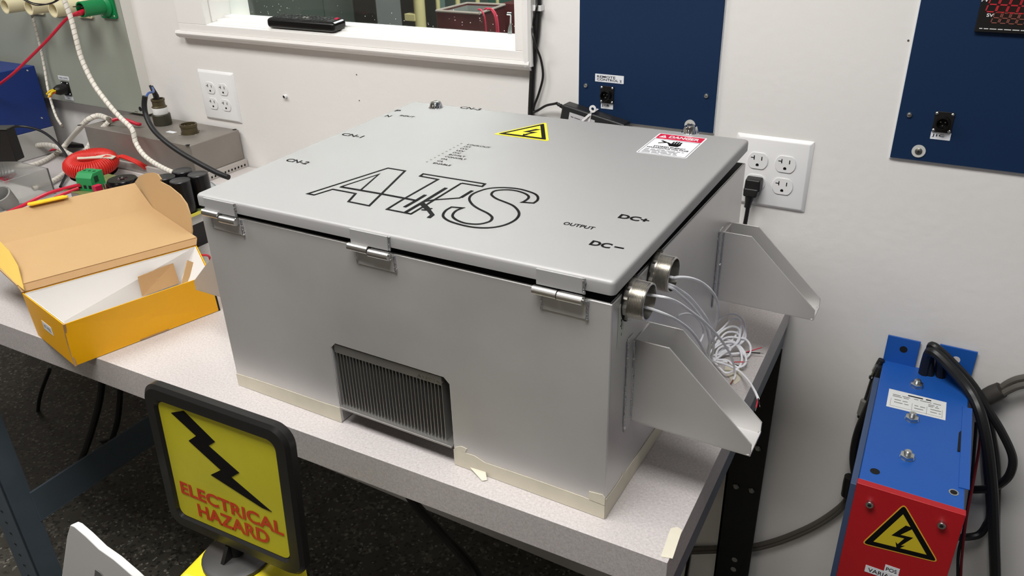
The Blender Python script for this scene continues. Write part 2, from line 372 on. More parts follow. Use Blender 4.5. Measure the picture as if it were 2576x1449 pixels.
fs = [(k*n+i, k*n+(i+1) % n, (k+1)*n+(i+1) % n, (k+1)*n+i) for k in range(5) for i in range(n)] + [tuple(range(5*n, 6*n)), tuple(reversed(range(n)))]
mb.add(vs, fs)
lid = make('lid', mb, M_alu_lid, enc, ang=50)
# hinges
def hinge(hx0, hx1):
    mid = (hx0+hx1)/2
    mb = MB(Lf); mb.box(hx0+.003, hx1-.001, ly0-.0022, ly0, LT-.0205, LT-.002); mb.box(mid+.002, hx1-.001, ly0-.0022, ly0, LT-.030, LT-.0225)
    h = make('hinge', mb, M_alu_lid, enc, bev=.0008)
    z = H_+.0005
    mb = MB(E); mb.cyl((hx0, -.006, z), (mid-.0006, -.006, z), .0052, n=20); make('knuckle', mb, M_alu_bright, h, ang=40)
    mb = MB(Lf); mb.cyl((mid+.0006, -.006, z-.0045), (hx1, -.006, z-.0045), .0052, n=20); k2 = make('knuckle', mb, M_alu_bright, h, ang=40)
    mb = MB(E); mb.cyl((hx1, -.006, z), (hx1+.0012, -.006, z), .0024, n=12); make('pin', mb, M_steel, h)
    mb = MB(E); mb.box(hx0+.008, hx1+.002, -.0018, .0005, z-.024, z); make('leaf', mb, M_alu, h, bev=.0008)
    # welds
    for sx in (hx0+.007, hx1+.003):
        mb = MB(E); pts = []
        for k in range(9): pts.append((sx+random.uniform(-.0006, .0006), -.001, z-.024+k*.0027))
        mb.tube(pts, .0019, 7, [random.uniform(.7, 1.25) for _ in pts]); make('weld_bead', mb, M_weld, h)
    mb = MB(Lf); pts = [(hx1+.0005+random.uniform(-.0005, .0005), ly0-.001, LT-.020+k*.0022) for k in range(9)]
    mb.tube(pts, .0016, 7, [random.uniform(.7, 1.3) for _ in pts]); make('weld_bead', mb, M_weld, h)
for a_, b_ in ((-.594, -.533), (-.341, -.280), (-.088, -.030)): hinge(a_, b_)
# quarter-turn latch knobs
def knob(px, py):
    p = ray(px, py, z=LT+T*0+.012)
    # to lid frame
    dx, dy = p.x-EX, p.y-EY; u, v = cos(PHI)*dx+sin(PHI)*dy, -sin(PHI)*dx+cos(PHI)*dy
    z0 = LT
    mb = MB(Lf); mb.ring([(.0135, 0), (.0135, .0008)], (u, v, z0), (0, 0, 1), 24); 
    k = make('latch_knob', mb, M_chrome, enc)
    mb = MB(Lf); vs = []; n = 48
    for h, r in ((.0008, .0118), (.0085, .0098), (.0098, .0088)):
        for i in range(n): rr_ = r*(1 if i % 4 < 2 or h > .009 else .93); q = 2*pi*i/n; vs.append((u+rr_*cos(q), v+rr_*sin(q), z0+h))
    fs = [(k_*n+i, k_*n+(i+1) % n, (k_+1)*n+(i+1) % n, (k_+1)*n+i) for k_ in range(2) for i in range(n)]+[tuple(range(2*n, 3*n))]
    mb.add(vs, fs); make('grip', mb, M_chrome, k, ang=25)
    mb = MB(Lf); mb.ring([(.0055, .0098), (.0055, .0112), (.0045, .0116)], (u, v, z0), (0, 0, 1), 20); make('key_core', mb, M_steel, k)
knob(1097, 271); knob(1736, 340)
# heat sink in the front opening
mb = MB(E); mb.box(b1+.0035, b2-.013, .0022, .011, .1165, .1295)           # top bar
mb.box(b1+.0035, b2-.001, -.004, .13, .0275, .0305)                       # base plate
mb.box(b1+.0035, b1+.006, .006, .12, .0305, .1165)
hs = make('heat_sink', mb, M_alu_bright if False else mat('grey_aluminium', rgb(172, 170, 166), .4, .85), enc, bev=.0006)
nf = 31; x0 = b1+.0065; x1 = b2-.0135
for k in range(nf+1):
    x = x0+(x1-x0)*k/nf
    mb = MB(E); mb.box(x-.00055, x+.00055, .0025, .12, .0305, .1165); make('fin', mb, mat('grey_aluminium', 0), hs)
mb = MB(E); mb.box(b1, b2, .125, .128, .03, .131); make('back_plate', mb, M_dark, hs)
text('A1EC1A7', 'stamped_code', hs, E(-.262, .0020, .1195), E(1, 0, 0)-E(0, 0, 0), Z_, .040, .0045, mat('stamp_shine', rgb(225, 223, 218), .3, 1))
# conduit fittings on the right side
def fitting(px, py):
    c = ray(px, py, x=EX+.014); u = 0
    dy = -sin(PHI)*(c.x-EX)+cos(PHI)*(c.y-EY); z = c.z
    mb = MB(E); mb.ring([(.0262, .0), (.0262, .0012)], (0, dy, z), (1, 0, 0), 28); g = make('conduit_fitting', mb, M_dark, enc)
    mb = MB(E); vs = []; n = 48
    for h in (.0012, .0058):
        for i in range(n): q = 2*pi*i/n; r = .0248 if (i % 6) < 4 else .0228; vs.append((h, dy+r*cos(q), z+r*sin(q)))
    mb.add(vs, [(i, (i+1) % n, n+(i+1) % n, n+i) for i in range(n)]+[tuple(range(n, 2*n))]); make('lock_nut', mb, M_steel, g, ang=25)
    prof = [(.0212, .0058)]
    for k in range(9): prof += [(.0212, .0066+k*.0017), (.0200, .0066+k*.0017+.00085)]
    prof += [(.0209, .0222), (.0206, .0228), (.0190, .0228), (.0188, .004)]
    mb = MB(E); mb.ring(prof, (0, dy, z), (1, 0, 0), 36, cap0=False, cap1=False); make('threaded_nipple', mb, M_steel, g, ang=30)
    mb = MB(E); mb.ring([(.0188, .0042), (.0188, .0046)], (0, dy, z), (1, 0, 0), 24); make('opening', mb, M_dark, g)
    return E(.0228, dy, z)
FIT1 = fitting(1616, 757); FIT2 = fitting(1679, 690)
# mounting brackets: U channels
def bracket(y0, y1, sgn=1, xb=0, label=None):
    f = lambda x, y, z: E(xb+sgn*x, y, z)
    P = [(0, .100), (0, .212), (.042, .212), (.143, .116), (.143, .104), (.137, .100)]
    mb = MB(f); th = .002
    mb.slab([(p[0], y0, p[1]) for p in P], [(p[0], y0+th, p[1]) for p in P])
    mb.slab([(p[0], y1-th, p[1]) for p in P], [(p[0], y1, p[1]) for p in P])
    mb.box(0, .143, y0, y1, .0995, .1015); mb.box(0, .002, y0, y1, .1, .21)
    w_ = [(.143, .104), (.143, .116), (.118, .1385), (.1165, .137), (.141, .115), (.141, .102)]
    br = make('mounting_bracket', mb, M_alu, enc, bev=.0005)
    mb = MB(f); mb.box(.1415, .1432, y0, y1, .1, .1035); make('lip', mb, M_alu, br)
    for yy in (y0-.0015,):
        mb = MB(f); pts = [(.0012, yy+random.uniform(-.0008, .0008), .103+k*.0035) for k in range(32)]
        mb.tube(pts, .0022, 7, [random.uniform(.6, 1.2) for _ in pts]); make('weld_bead', mb, M_weld, br)
    return br
bracket(.066, .113); bracket(.410, .452); bracket(.066, .113, -1, -W_); bracket(.410, .452, -1, -W_)
# raised weld pads beside the brackets
for yy in (.047, .39):
    mb = MB(E); mb.box(0, .0016, yy, yy+.016, .095, .222); make('weld_pad', mb, M_alu, enc, bev=.0008)
    mb = MB(E); pts = [(.0015, yy-.001+random.uniform(-.0006, .0006), .098+k*.0042) for k in range(30)]; mb.tube(pts, .0014, 6, [random.uniform(.4, 1.5) for _ in pts]); make('weld_bead', mb, M_weld, enc)
# masking tape round the foot
def tape(name, f, pts):
    mb = MB(); mb.slab([f(*p, .0003) for p in pts], [f(*p, .0009) for p in pts]); make('masking_tape', mb, M_tape, enc)
ff = lambda x, z, h: E(x, -h, z)
fr = lambda y, z, h: E(h, y, z)
tape('', ff, [(-W_, .0), (-W_, .021), (-.56, .023), (-.50, .024), (-.43, .0245), (b1, .026), (b1, 0)])
tape('', ff, [(b2, 0), (b2, .0245), (-.18, .026), (-.165, .021), (-.09, .0225), (-.03, .0225), (0, .021), (0, 0)])
tape('', ff, [(-.0195, .021), (-.0215, .024), (-.0205, .034), (-.003, .036), (0, .033), (0, .02)])
tape('', ff, [(b2+.001, .024), (b2+.018, .026), (b2+.021, .033), (b2+.012, .034), (b2+.003, .029)])
tape('', fr, [(0, .0), (0, .030), (.03, .027), (.05, .028), (.052, .033), (.056, .027), (.11, .0255), (.16, .024), (.17, .021), (.30, .022), (.5, .02), (.5, 0)])
mb = MB(); q = [E(-.188, -.001, .004), E(-.163, -.012, .0002), E(-.158, -.008, .0004), E(-.165, 0, .006)]
mb.slab(q, [p+Z_*.0006 for p in q]); make('masking_tape', mb, M_tape, enc)
# handwritten tape tag on the right side
q = [(.018, .276), (.030, .281), (.034, .237), (.026, .228), (.017, .225)]
mb = MB(); mb.slab([fr(a, b, .0003) for a, b in q], [fr(a, b, .0007) for a, b in q]); tag = make('tape_tag', mb, mat('aged_tape', rgb(196, 198, 190), .7), enc)
mb = MB(); P = lambda u, v, h: fr(u, v, .0007+h)
for s_ in ([(.0285, .262), (.027, .257), (.0245, .258), (.0265, .254), (.0245, .250), (.023, .2515)], [(.0275, .2575), (.0255, .2545)], [(.0275, .2525), (.0265, .247), (.0275, .245)], [(.0268, .241), (.0266, .2375)]): mb.stroke(s_, .0008, P, 0, .0002)
make('handwriting', mb, M_ink, tag)

# ---- lettering on the lid
def lidpt(px, py):
    d = FW + RT*((px-1288)/FPX) - UP*((py-724.5)/FPX); t = (LT-CAM.z)/d.z
    for _ in range(6):
        p = CAM+d*t; dx, dy = p.x-EX, p.y-EY; u, v = cos(PHI)*dx+sin(PHI)*dy, -sin(PHI)*dx+cos(PHI)*dy
        t = (LT+LZ(u, v)-CAM.z)/d.z
    return (u, v)
def LP(u, v, h): return Lf(u, v, LT+.0002+h)
LU = (Lf(1, 0, 0)-Lf(0, 0, 0)).normalized(); LVv = (Lf(0, 1, 0)-Lf(0, 0, 0)).normalized()
G1 = lambda L: [lidpt(940+a/8.05, 420+b/8.05) for a, b in L]
G2 = lambda L: [lidpt(1090+a/8.05, 420+b/8.05) for a, b in L]
G3 = lambda L: [lidpt(760+a/8.05, 410+b/8.05) for a, b in L]
mb = MB(); wd = .0033
mb.stroke(G3([(115, 635), (1740, 115), (2085, 172), (1360, 880), (940, 795), (1085, 632), (620, 545), (245, 660)]), wd, LP, 0, .0003, True)
mb.stroke(G3([(785, 495), (1555, 240), (1195, 555)]), wd*.85, LP, 0, .0003)
mb.stroke(G3([(775, 495), (1195, 567), (1620, 642), (2090, 730)])+G1([(845, 690)]), .0042, LP, 0, .00035)
mb.stroke(G1([(1780, 340), (2195, 408), (2255, 355), (1005, 152), (940, 198), (1305, 265), (610, 660), (270, 870), (755, 965), (1060, 785), (1210, 690), (1780, 340)]), wd, LP, 0, .0003)
mb.stroke(G1([(1050, 580), (860, 695), (625, 828)]), .0048, LP, 0, .0004)
mb.stroke(G1([(1470, 437), (1000, 725), (650, 930)]), .0048, LP, 0, .0004)
mb.stroke(G1([(1760, 640), (1220, 680), (1010, 715)]), wd, LP, 0, .0003)
mb.stroke(G1([(2000, 492), (1765, 635)]), .0046, LP, 0, .0003)
mb.stroke(G1([(970, 750), (1030, 800), (1110, 880)]), .0072, LP, 0, .0005)
mb.stroke(G1([(1110, 880), (1190, 985), (1115, 1045)]), .0052, LP, 0, .0005)
mb.stroke(G1([(970, 882), (1070, 888), (1185, 852)]), .0028, LP, 0, .0004)
S = [(2030, 745), (2105, 690), (2118, 625), (2060, 560), (1900, 500), (1700, 452), (1400, 430), (1130, 447), (930, 502), (780, 575), (730, 665), (785, 765), (900, 850), (1080, 940), (1165, 1000), (1192, 1050), (1150, 1110), (1020, 1155), (860, 1173), (640, 1150), (480, 1092), (395, 1020), (410, 950), (480, 890), (600, 843)]
S2 = [(370, 825), (260, 890), (202, 970), (215, 1035), (330, 1112), (560, 1185), (800, 1233), (1060, 1248), (1300, 1225), (1500, 1170), (1660, 1085), (1735, 985), (1715, 895), (1620, 800), (1480, 735), (1300, 665), (1205, 605), (1180, 555), (1250, 497), (1450, 475), (1650, 490), (1830, 540), (1920, 595), (1925, 645), (1850, 705), (1800, 728)]
ps = [tuple(p) for p in smooth([(a, b, 0) for a, b in G2(S)], 5)] + [tuple(p) for p in smooth([(a, b, 0) for a, b in G2(S2)], 5)]
mb.stroke([(p[0], p[1]) for p in ps], wd, LP, 0, .0003, True)
make('logo', mb, M_ink, lid)
def lidtext(s, u, v, wd_, h, bold=.02):
    text(s, 'lettering', lid, Lf(u, v, LT), LU, LVv, wd_, h, M_ink, bold, th=.0004)
lidtext('CN-2', -.590, .1475, .042, .0115); lidtext('CN-1', -.597, .281, .042, .0115); lidtext('CN-3', -.502, .486, .042, .0115)
lidtext('P', -.600, .4275, .0095, .0105); lidtext('N', -.596, .394, .0105, .0105); lidtext('INPUT', -.573, .407, .029, .0065, .015)
lidtext('OUTPUT', -.1085, .104, .039, .0078, .015); lidtext('DC+', -.058, .147, .037, .0125, .035); lidtext('DC', -.0575, .0655, .0245, .0125, .035)
mb = MB(); mb.stroke([(-.0295, .0722), (-.0185, .0722)], .0026, LP, 0, .0003); make('lettering', mb, M_ink, lid)
rows = ['LOCKOUT', 'O/T', 'O/V', 'U/V', 'O/C', 'INT/FLT', 'CONV/FLT', 'O/L', 'C/L', 'ENABLE']; wds = [.040, .0125, .0135, .0135, .0135, .028, .036, .0115, .0105, .030]
for k, (s, wd_) in enumerate(zip(rows, wds)):
    v = .3165-.0101*k; lidtext(s, -.3755, v-.0025, wd_, .0052, .012)
    mb = MB(Lf); mb.ring([(.0017, 0), (.0017, .0004)], (-.3875, v+.001, LT), (0, 0, 1), 12); make('indicator_hole', mb, mat('hole_grey', rgb(140, 139, 134), .6), lid)
def lidplate(poly, h0, h1, m_, name, parent=None):
    mb = MB(); mb.slab([Lf(p[0], p[1], LT+h0) for p in poly], [Lf(p[0], p[1], LT+h1) for p in poly]); return make(name, mb, m_, parent or lid)
def rounded_tri(pts, r, n=4):
    out = []; N = len(pts)
    for i in range(N):
        p = Vector(pts[i]); a = (Vector(pts[i-1])-p).normalized(); b = (Vector(pts[(i+1) % N])-p).normalized()
        for k in range(n+1):
            t_ = k/n; q = p+a*r*(1-t_)**2+b*r*t_**2; out.append((q.x, q.y))
    return out
def bolt_sym(cx, cy, s):      # high-voltage arrow in a unit box
    P = [(.05, .5), (.28, .5), (-.02, .10), (.32, .14), (.06, -.30), (.17, -.25), (-.02, -.5), (-.10, -.22), (-.03, -.28), (.10, .01), (-.25, -.03)]
    return [(cx+a*s, cy+b*s) for a, b in P]
TLc, TRc, TBc = (-.3665, .3765), (-.317, .463), (-.2675, .3765)
tri = [TBc, TLc, TRc]
cx = -.317; cy = .4053
def scl(P, k, c=(cx, cy)): return [(c[0]+(p[0]-c[0])*k, c[1]+(p[1]-c[1])*k) for p in P]
st = lidplate(rounded_tri(tri, .006), .0002, .0005, M_yel, 'warning_sticker')
lidplate(rounded_tri(scl(tri, .86), .003), .0005, .0007, M_ink, 'border', st); lidplate(scl(tri, .64), .0007, .0009, M_yel, 'field', st)
def lidtri(P, h0, h1, name, par):
    mb = MB(); mb.slab([Lf(p[0], p[1], LT+h0) for p in P], [Lf(p[0], p[1], LT+h1) for p in P]); make(name, mb, M_ink, par)
lidtri(bolt_sym(cx, cy-.002, .040), .0009, .0011, 'arrow_symbol', st)
# danger label
dx0, dy0, dw, dh = -.1275, .3775, .0745, .0975
def DL(P): return [(dx0+p[0], dy0+p[1]) for p in P]
st = lidplate(DL(rr(dw, dh, .003)), .0002, .0005, mat('label_white', rgb(236, 236, 238), .45), 'danger_label')
lidplate(DL(rr(dw-.005, .0225, .001, 2, .0025, dh-.025)), .0005, .0007, M_red, 'header', st)
mb = MB(); mb.stroke(DL([(.0025, .002), (dw-.0025, .002), (dw-.0025, dh-.028), (.0025, dh-.028)]), .0006, lambda u, v, h: Lf(u, v, LT+h), .0005, .0007, True); make('border', mb, M_ink, st)
def dt(s, u, v, w_, h, m_, bold=.03): text(s, 'lettering', st, Lf(dx0+u, dy0+v, LT), LU, LVv, w_, h, m_, bold, th=.0009)
dt('DANGER', .0205, dh-.0195, .046, .0115, M_white, .03)
lidplate(DL([(.0055, dh-.020), (.0175, dh-.020), (.0115, dh-.0075)]), .0007, .0009, M_white, 'alert_triangle', st)
lidplate(DL([(.0112, dh-.0165), (.0118, dh-.0165), (.0121, dh-.011), (.0109, dh-.011)]), .0009, .0011, M_red, 'exclamation_mark', st)
dt('STORED ENERGY', .0135, .0335, .048, .0050, M_ink, .015); dt('HAZARDOUS VOLTAGE', .006, .0265, .062, .0050, M_ink, .015)
for k, L_ in enumerate((.058, .052, .050, .054)):
    fine_print('fine_print', st, Lf(dx0+.006, dy0+.0200-.0047*k, LT), LU, LVv, L_, .0028, mat('soft_print', rgb(70, 70, 72), .6), th=.0006, seed=k)
def hand(ox, oy, s):
    f = lambda a, b: (dx0+ox+a*s, dy0+oy+b*s)
    polys = [[(-.30, -.45), (.25, -.45), (.36, -.10), (.30, .05), (-.32, .05), (-.42, -.20)], [(-.42, -.2), (-.62, .12), (-.54, .20), (-.30, -.02)]]
    for k in range(4): polys.append([(-.30+k*.16, 0), (-.19+k*.16, 0), (-.19+k*.16, .42+(.08 if k in (1, 2) else 0)), (-.30+k*.16, .42+(.08 if k in (1, 2) else 0))])
    mb = MB()
    for P in polys: mb.slab([Lf(*f(*p), LT+.0005) for p in P], [Lf(*f(*p), LT+.0008) for p in P])
    P = [(-1.05, .42), (-.62, .12), (-.72, .05), (-.95, -.15), (-1.0, -.05), (-.88, .08), (-1.12, .30)]
    P = [(-1.10, .42), (-.66, .17), (-.66, .08), (-1.12, -.12), (-1.08, -.22), (-.56, -.02), (-.52, .24), (-1.02, .52)]
    P = [(-1.10, .36), (-.80, .14), (-1.14, -.06), (-1.10, -.16), (-.60, .12), (-.60, .2), (-1.0, .46)]
    mb.slab([Lf(*f(*p), LT+.0005) for p in P], [Lf(*f(*p), LT+.0008) for p in P])
    make('hand_symbol', mb, M_ink, st)
hand(.041, .0535, .0235)

# ================================================================== RIGHT HAND WALL
M_navy = mat('navy_panel', rgb(18, 42, 74), .55, var=.03, vscale=6, spec=.25)
M_back = mat('panel_backing', rgb(215, 220, 225), .5)
def ry(px, py, y=-.006): return ray(px, py, y=y)
NY = V(0, -1, 0)
def screw(parent, c, r=.0042, name='screw', m_=None):
    mb = MB(); mb.ring([(r, 0), (r, .0012), (r*.8, .0024), (r*.35, .003)], c, NY, 14); s = make(name, mb, m_ or M_zinc, parent)
    mb = MB(); mb.box(c.x-r*.5, c.x+r*.5, c.y-.0032, c.y-.0028, c.z-.0004, c.z+.0004); make('recess', mb, M_dark, s); return s
def washer_screw(parent, c):
    mb = MB(); mb.ring([(.0098, 0), (.0098, .0012)], c, NY, 22); s = make('washer', mb, mat('nylon_washer', rgb(196, 196, 190), .5), parent)
    mb = MB(); mb.ring([(.0052, .0012), (.0052, .002), (.003, .0035)], c, NY, 16); k = make('screw', mb, mat('dull_steel', rgb(120, 118, 112), .4, .8), s)
    mb = MB(); mb.box(c.x-.0025, c.x+.0025, c.y-.0038, c.y-.0033, c.z-.0004, c.z+.0004); mb.box(c.x-.0004, c.x+.0004, c.y-.0038, c.y-.0033, c.z-.0025, c.z+.0025); make('recess', mb, M_dark, k)
def label_plate(parent, c, w_, h, s, y=-.006, lines=None, name='label'):
    mb = plate(rr(w_, h, .0005, 1), V(c.x-w_/2, y, c.z-h/2), X_, Z_, .0004); l = make(name, mb, M_lblw, parent)
    n = len(lines); hh = h*.72/n if n > 1 else h*.55
    for k, (t_, f) in enumerate(lines):
        gap = h*.14; z = c.z+h/2-gap-(k+1)*(h-2*gap)/n+((h-2*gap)/n-hh*.8)/2
        text(t_, 'lettering', l, V(c.x-w_/2+w_*.07, y-.0004, z), X_, Z_, w_*f, hh*.8, M_ink, .01)
    return l
def xlr(parent, c, name='connector'):
    s_ = .013; mb = plate(rr(.026, .031, .0015, 2), V(c.x-.013, c.y, c.z-.0155), X_, Z_, .0025); k = make(name, mb, M_black, parent, bev=.0004)
    mb = MB(); mb.ring([(.0098, .0025), (.0098, .011), (.0094, .013), (.0078, .013), (.0076, .004)], c, NY, 24, False, False); make('socket', mb, M_blackg, k)
    mb = MB(); mb.ring([(.0077, .0032), (.0077, .0036)], c, NY, 20); f = make('insert', mb, M_dark, k)
    for a in (90, 210, 330): mb = MB(); mb.cyl(c+V(.0035*cos(radians(a)), -.0036, -.0035*sin(radians(a))), c+V(.0035*cos(radians(a)), -.009, -.0035*sin(radians(a))), .0008, n=8); make('pin', mb, M_zinc, f)
    for dx in (-.0105, .0105):
        for dz in (-.0127, .0127): mb = MB(); mb.ring([(.0022, .0025), (.0022, .0034), (.0012, .0042)], c+V(dx, 0, dz), NY, 10); make('screw', mb, M_zinc, k)
    return k
p1 = thing('control_panel', V(-.09, 0, .279), 'navy blue wall panel with a REMOTE CONTROL 2 label behind the enclosure', 'wall panel')
a0 = ry(1456, 200).x
mb = MB(); mb.box(a0-.0015, .0412, -.003, 0, .2775, 1.05); make('backing', mb, M_back, p1)
mb = MB(); mb.box(a0, .0402, -.006, -.003, .279, 1.05); make('face_plate', mb, M_navy, p1, bev=.0004)
screw(p1, ry(1474, 215)); screw(p1, ry(1777, 241)); washer_screw(p1, ry(1736, 315)); xlr(p1, ry(1528, 238))
label_plate(p1, ry(1533, 198), .056, .014, '', lines=[('REMOTE', .64), ('CONTROL 2', .86)]); label_plate(p1, ry(1527, 266), .024, .0115, '', lines=[('J1B', .62)])
p2 = thing('control_panel', V(.55, 0, .276), 'navy blue wall panel with a digital temperature display and J1C label', 'wall panel')
mb = MB(); mb.box(.3225, .86, -.003, 0, .2735, 1.05); make('backing', mb, M_back, p2)
mb = MB(); mb.box(.324, .86, -.006, -.003, .2755, 1.05); make('face_plate', mb, M_navy, p2, bev=.0004)
screw(p2, ry(2288, 289)); washer_screw(p2, ry(2311, 380)); xlr(p2, ry(2373, 307)); label_plate(p2, ry(2366, 342), .027, .0115, '', lines=[('J1C', .6)])
# digital controller
A = ry(2450, 80, -.012); dx1 = A.x+.096
mb = MB(); mb.box(A.x, dx1, -.012, -.006, A.z, A.z+.096); dsp = make('display_unit', mb, M_black, p2, bev=.001)
M_smoke = mat('smoked_lens', rgb(38, 24, 22), .25)
mb = MB(); mb.box(A.x+.022, dx1-.004, -.0125, -.012, A.z+.018, A.z+.090); make('lens', mb, M_smoke, dsp)
def seg(parent, x, z, w_, h, m_, sl=.18):
    mb = MB(); P = lambda u, v, hh: V(x+u+v*sl, -.0126-hh, z+v); t_ = h*.085
    for a, b in (((0, 0), (w_, 0)), ((0, h/2), (w_, h/2)), ((0, h), (w_, h))): mb.stroke([(a[0]+t_, a[1]), (b[0]-t_, b[1])], t_, P, 0, .0003)
    for u in (0, w_):
        mb.stroke([(u, t_*.8), (u, h/2-t_*.8)], t_, P, 0, .0003); mb.stroke([(u, h/2+t_*.8), (u, h-t_*.8)], t_, P, 0, .0003)
    make('digit', mb, m_, parent)
M_seg1 = mat('red_segment', rgb(150, 40, 46), .4, emit=rgb(190, 20, 40), estr=.25); M_seg2 = mat('amber_segment', rgb(130, 80, 70), .4, emit=rgb(130, 50, 30), estr=.10)
d0 = ry(2480, 29, -.0126); d1 = ry(2576, 31, -.0126)
q0 = ry(2478, 30, -.0126); q1 = ry(2504, 32, -.0126)
for k in range(4):
    c = ry(2479+26.3*k, 29+k*1.6, -.0126); seg(dsp, c.x, c.z, .0115, .0195, M_seg1)
    c = ry(2492+21.5*k, 57+k*1.3, -.0126); seg(dsp, c.x, c.z, .0085, .0135, M_seg2)
c = ry(2481, 42, -.0126); text('SV', 'lettering', dsp, c, X_, Z_, .0085, .0045, M_white, .02)
c = ry(2469, 4, -.0126); text('PV', 'lettering', dsp, c, X_, Z_, .0085, .0045, M_white, .02)
c = ry(2463, 73, -.0126); fine_print('fine_print', dsp, c, X_, Z_, .070, .0020, M_white)

# duplex outlets
def outlet(gx, gz, label, cat='outlet'):
    cx, cz = gx+.023, gz-.0125
    o = thing('wall_outlet', V(cx, 0, cz-.059), label, cat, 'double duplex wall outlets')
    mb = MB(); w_, h = .127, .124; a = [(cx-w_/2+p[0], cz-h/2+p[1]) for p in rr(w_, h, .002, 2)]
    s_ = lambda k: [(cx+(x-cx)*(1-k/(w_/2)), cz+(z-cz)*(1-k/(h/2))) for x, z in a]
    lv = [(a, 0), (a, -.001), (s_(.0045), -.0052), (s_(.006), -.0058)]; n = len(a)
    vs = [(x, y, z) for poly, y in lv for x, z in poly]
    mb.add(vs, [(k*n+i, k*n+(i+1) % n, (k+1)*n+(i+1) % n, (k+1)*n+i) for k in range(3) for i in range(n)]+[tuple(range(3*n, 4*n))])
    make('cover_plate', mb, M_white, o, ang=20)
    for i in (0, 1):
        mb = MB(); c = V(gx+.046*i, -.0058, gz-.0195); mb.ring([(.0031, 0), (.0031, .0006)], c, NY, 14); k = make('screw', mb, M_white, o)
        mb = MB(); mb.box(c.x-.0022, c.x+.0022, c.y-.0008, c.y-.0005, c.z-.0003, c.z+.0003); make('slot', mb, mat('slot_grey', rgb(120, 118, 114), .6), k)
        for j in (0, 1):
            x, z = gx+.046*i, gz-.0389*j+.0072
            P = []
            for k in range(28):
                q = 2*pi*k/28; P.append((x+.0172*cos(q), z+max(-.0143, min(.0143, .0172*sin(q)))))
            mb = MB(); mb.slab([(p[0], -.0055, p[1]) for p in P], [(p[0], -.0075, p[1]) for p in P]); r_ = make('receptacle', mb, M_white, o, bev=.0005)
            y0, y1 = -.0079, -.0074
            mb = MB(); mb.box(x-.0070, x-.0055, y0, y1, z+.0015, z+.0088).box(x-.0118, x-.0070, y0, y1, z+.0044, z+.0056).box(x+.0058, x+.0073, y0, y1, z+.0015, z+.0080)
            P = [(x+.0026*cos(2*pi*k/14), z-.0072+max(-.0018, .0026*sin(2*pi*k/14))) for k in range(14)]
            mb.slab([(p[0], y1, p[1]) for p in P], [(p[0], y0, p[1]) for p in P]); make('slots', mb, M_ink, r_)
    return o
outlet(-1.23396, .2319, 'white four-socket wall outlet with nothing plugged in, below the window')
outlet(.12212, .23433, 'white four-socket wall outlet with a black plug, right of the enclosure')
# plug and cord
pl = thing('plug_lead', V(.12, 0, .17), 'black power lead with angled plug in the right wall outlet', 'power lead')
x, z = .12212, .23433-.0389+.0072
mb = MB(); mb.slab([(x-.014, -.008, z-.008), (x+.014, -.008, z-.008), (x+.014, -.008, z+.012), (x-.014, -.008, z+.012)], [(x-.014, -.026, z-.011), (x+.0135, -.026, z-.011), (x+.0125, -.026, z+.010), (x-.0125, -.026, z+.010)])
mb.slab([(x-.015, -.010, z-.022), (x+.011, -.010, z-.022), (x+.011, -.010, z-.006), (x-.015, -.010, z-.006)], [(x-.013, -.030, z-.020), (x+.009, -.030, z-.020), (x+.012, -.028, z-.005), (x-.014, -.028, z-.005)])
make('plug', mb, M_black, pl, bev=.003, segs=3)
mb = MB(); c = V(x-.003, -.020, z-.018); mb.ring([(.008, 0), (.0075, .006), (.0055, .018), (.0055, .024)], c, V(-.1, 0, -1), 14); make('strain_relief', mb, M_black, pl)
mb = MB(); mb.tube(smooth([c+V(-.001, 0, -.016), c+V(-.003, .002, -.05), c+V(-.010, .010, -.12), c+V(-.02, .0145, -.18), c+V(-.025, .0150, -.26), c+V(-.03, .0150, -.5), c+V(-.05, .0145, -1.0)], 6), .0036, 10); make('cord', mb, M_black, pl)

# power brick, cable tie, cords by the window
U_ = (ry(1551, 306, -.036)-ry(1414, 261, -.036)).normalized(); U_.y = 0; U_.normalize(); Vd = V(U_.z, 0, -U_.x)
if Vd.z > 0: Vd = -Vd
A = ry(1414, 262, -.036); L = .128
pb = thing('power_adapter', A+V(.05, .02, -.07), 'black power adapter brick hung on the wall panel by a white tie', 'power adapter')
f = lambda u, v, h: A+U_*u+Vd*v+V(0, h, 0)
mb = MB(f); mb.box(0, L, 0, .05, 0, .029); make('case', mb, mat('adapter_black', rgb(34, 34, 35), .4), pb, bev=.004, segs=3)
mb = MB(f); mb.box(.018, .070, .010, .045, -.0004, 0); lb = make('rating_label', mb, mat('rating_grey', rgb(190, 188, 190), .5), pb)
fine_print('fine_print', lb, f(.022, .018, -.0006), U_, -Vd, .036, .0022, mat('print_grey_dark', rgb(90, 90, 92), .6), N=V(0, -1, 0), th=.0002)
mb = MB(); mb.tube(smooth([f(-.002, .010, .014), f(-.008, .009, .014), f(-.018, .007, .014)], 4), .0036, 12, [1.2, 1, 1.15, .9, 1.1, .8, 1, .7, .9]); make('strain_relief', mb, M_black, pb)
o4 = lambda a, b, y: ray(1320+a/4.673, b/4.673, y=y)
pts = [f(-.018, .007, .014)]+[o4(a, b, y) for a, b, y in ((350, 1220, -.02), (250, 1242, -.016), (150, 1300, -.012), (105, 1310, -.011), (110, 1250, -.011), (165, 1100, -.009), (214, 900, -.009), (190, 700, -.010), (130, 540, -.022), (98, 420, -.022), (92, 300, -.012), (125, 150, -.011), (140, 100, -.020), (143, 0, -.012))]
mb = MB(); mb.tube(smooth(pts, 7), .0023, 8); make('cord', mb, M_black, pb)
ct = thing('cable_tie', f(.062, -.01, .01), 'white cable tie looped round the black power adapter', 'cable tie')
mb = MB(f); mb.box(.058, .0605, -.0012, .052, -.0012, .0305); mb = MB(f)
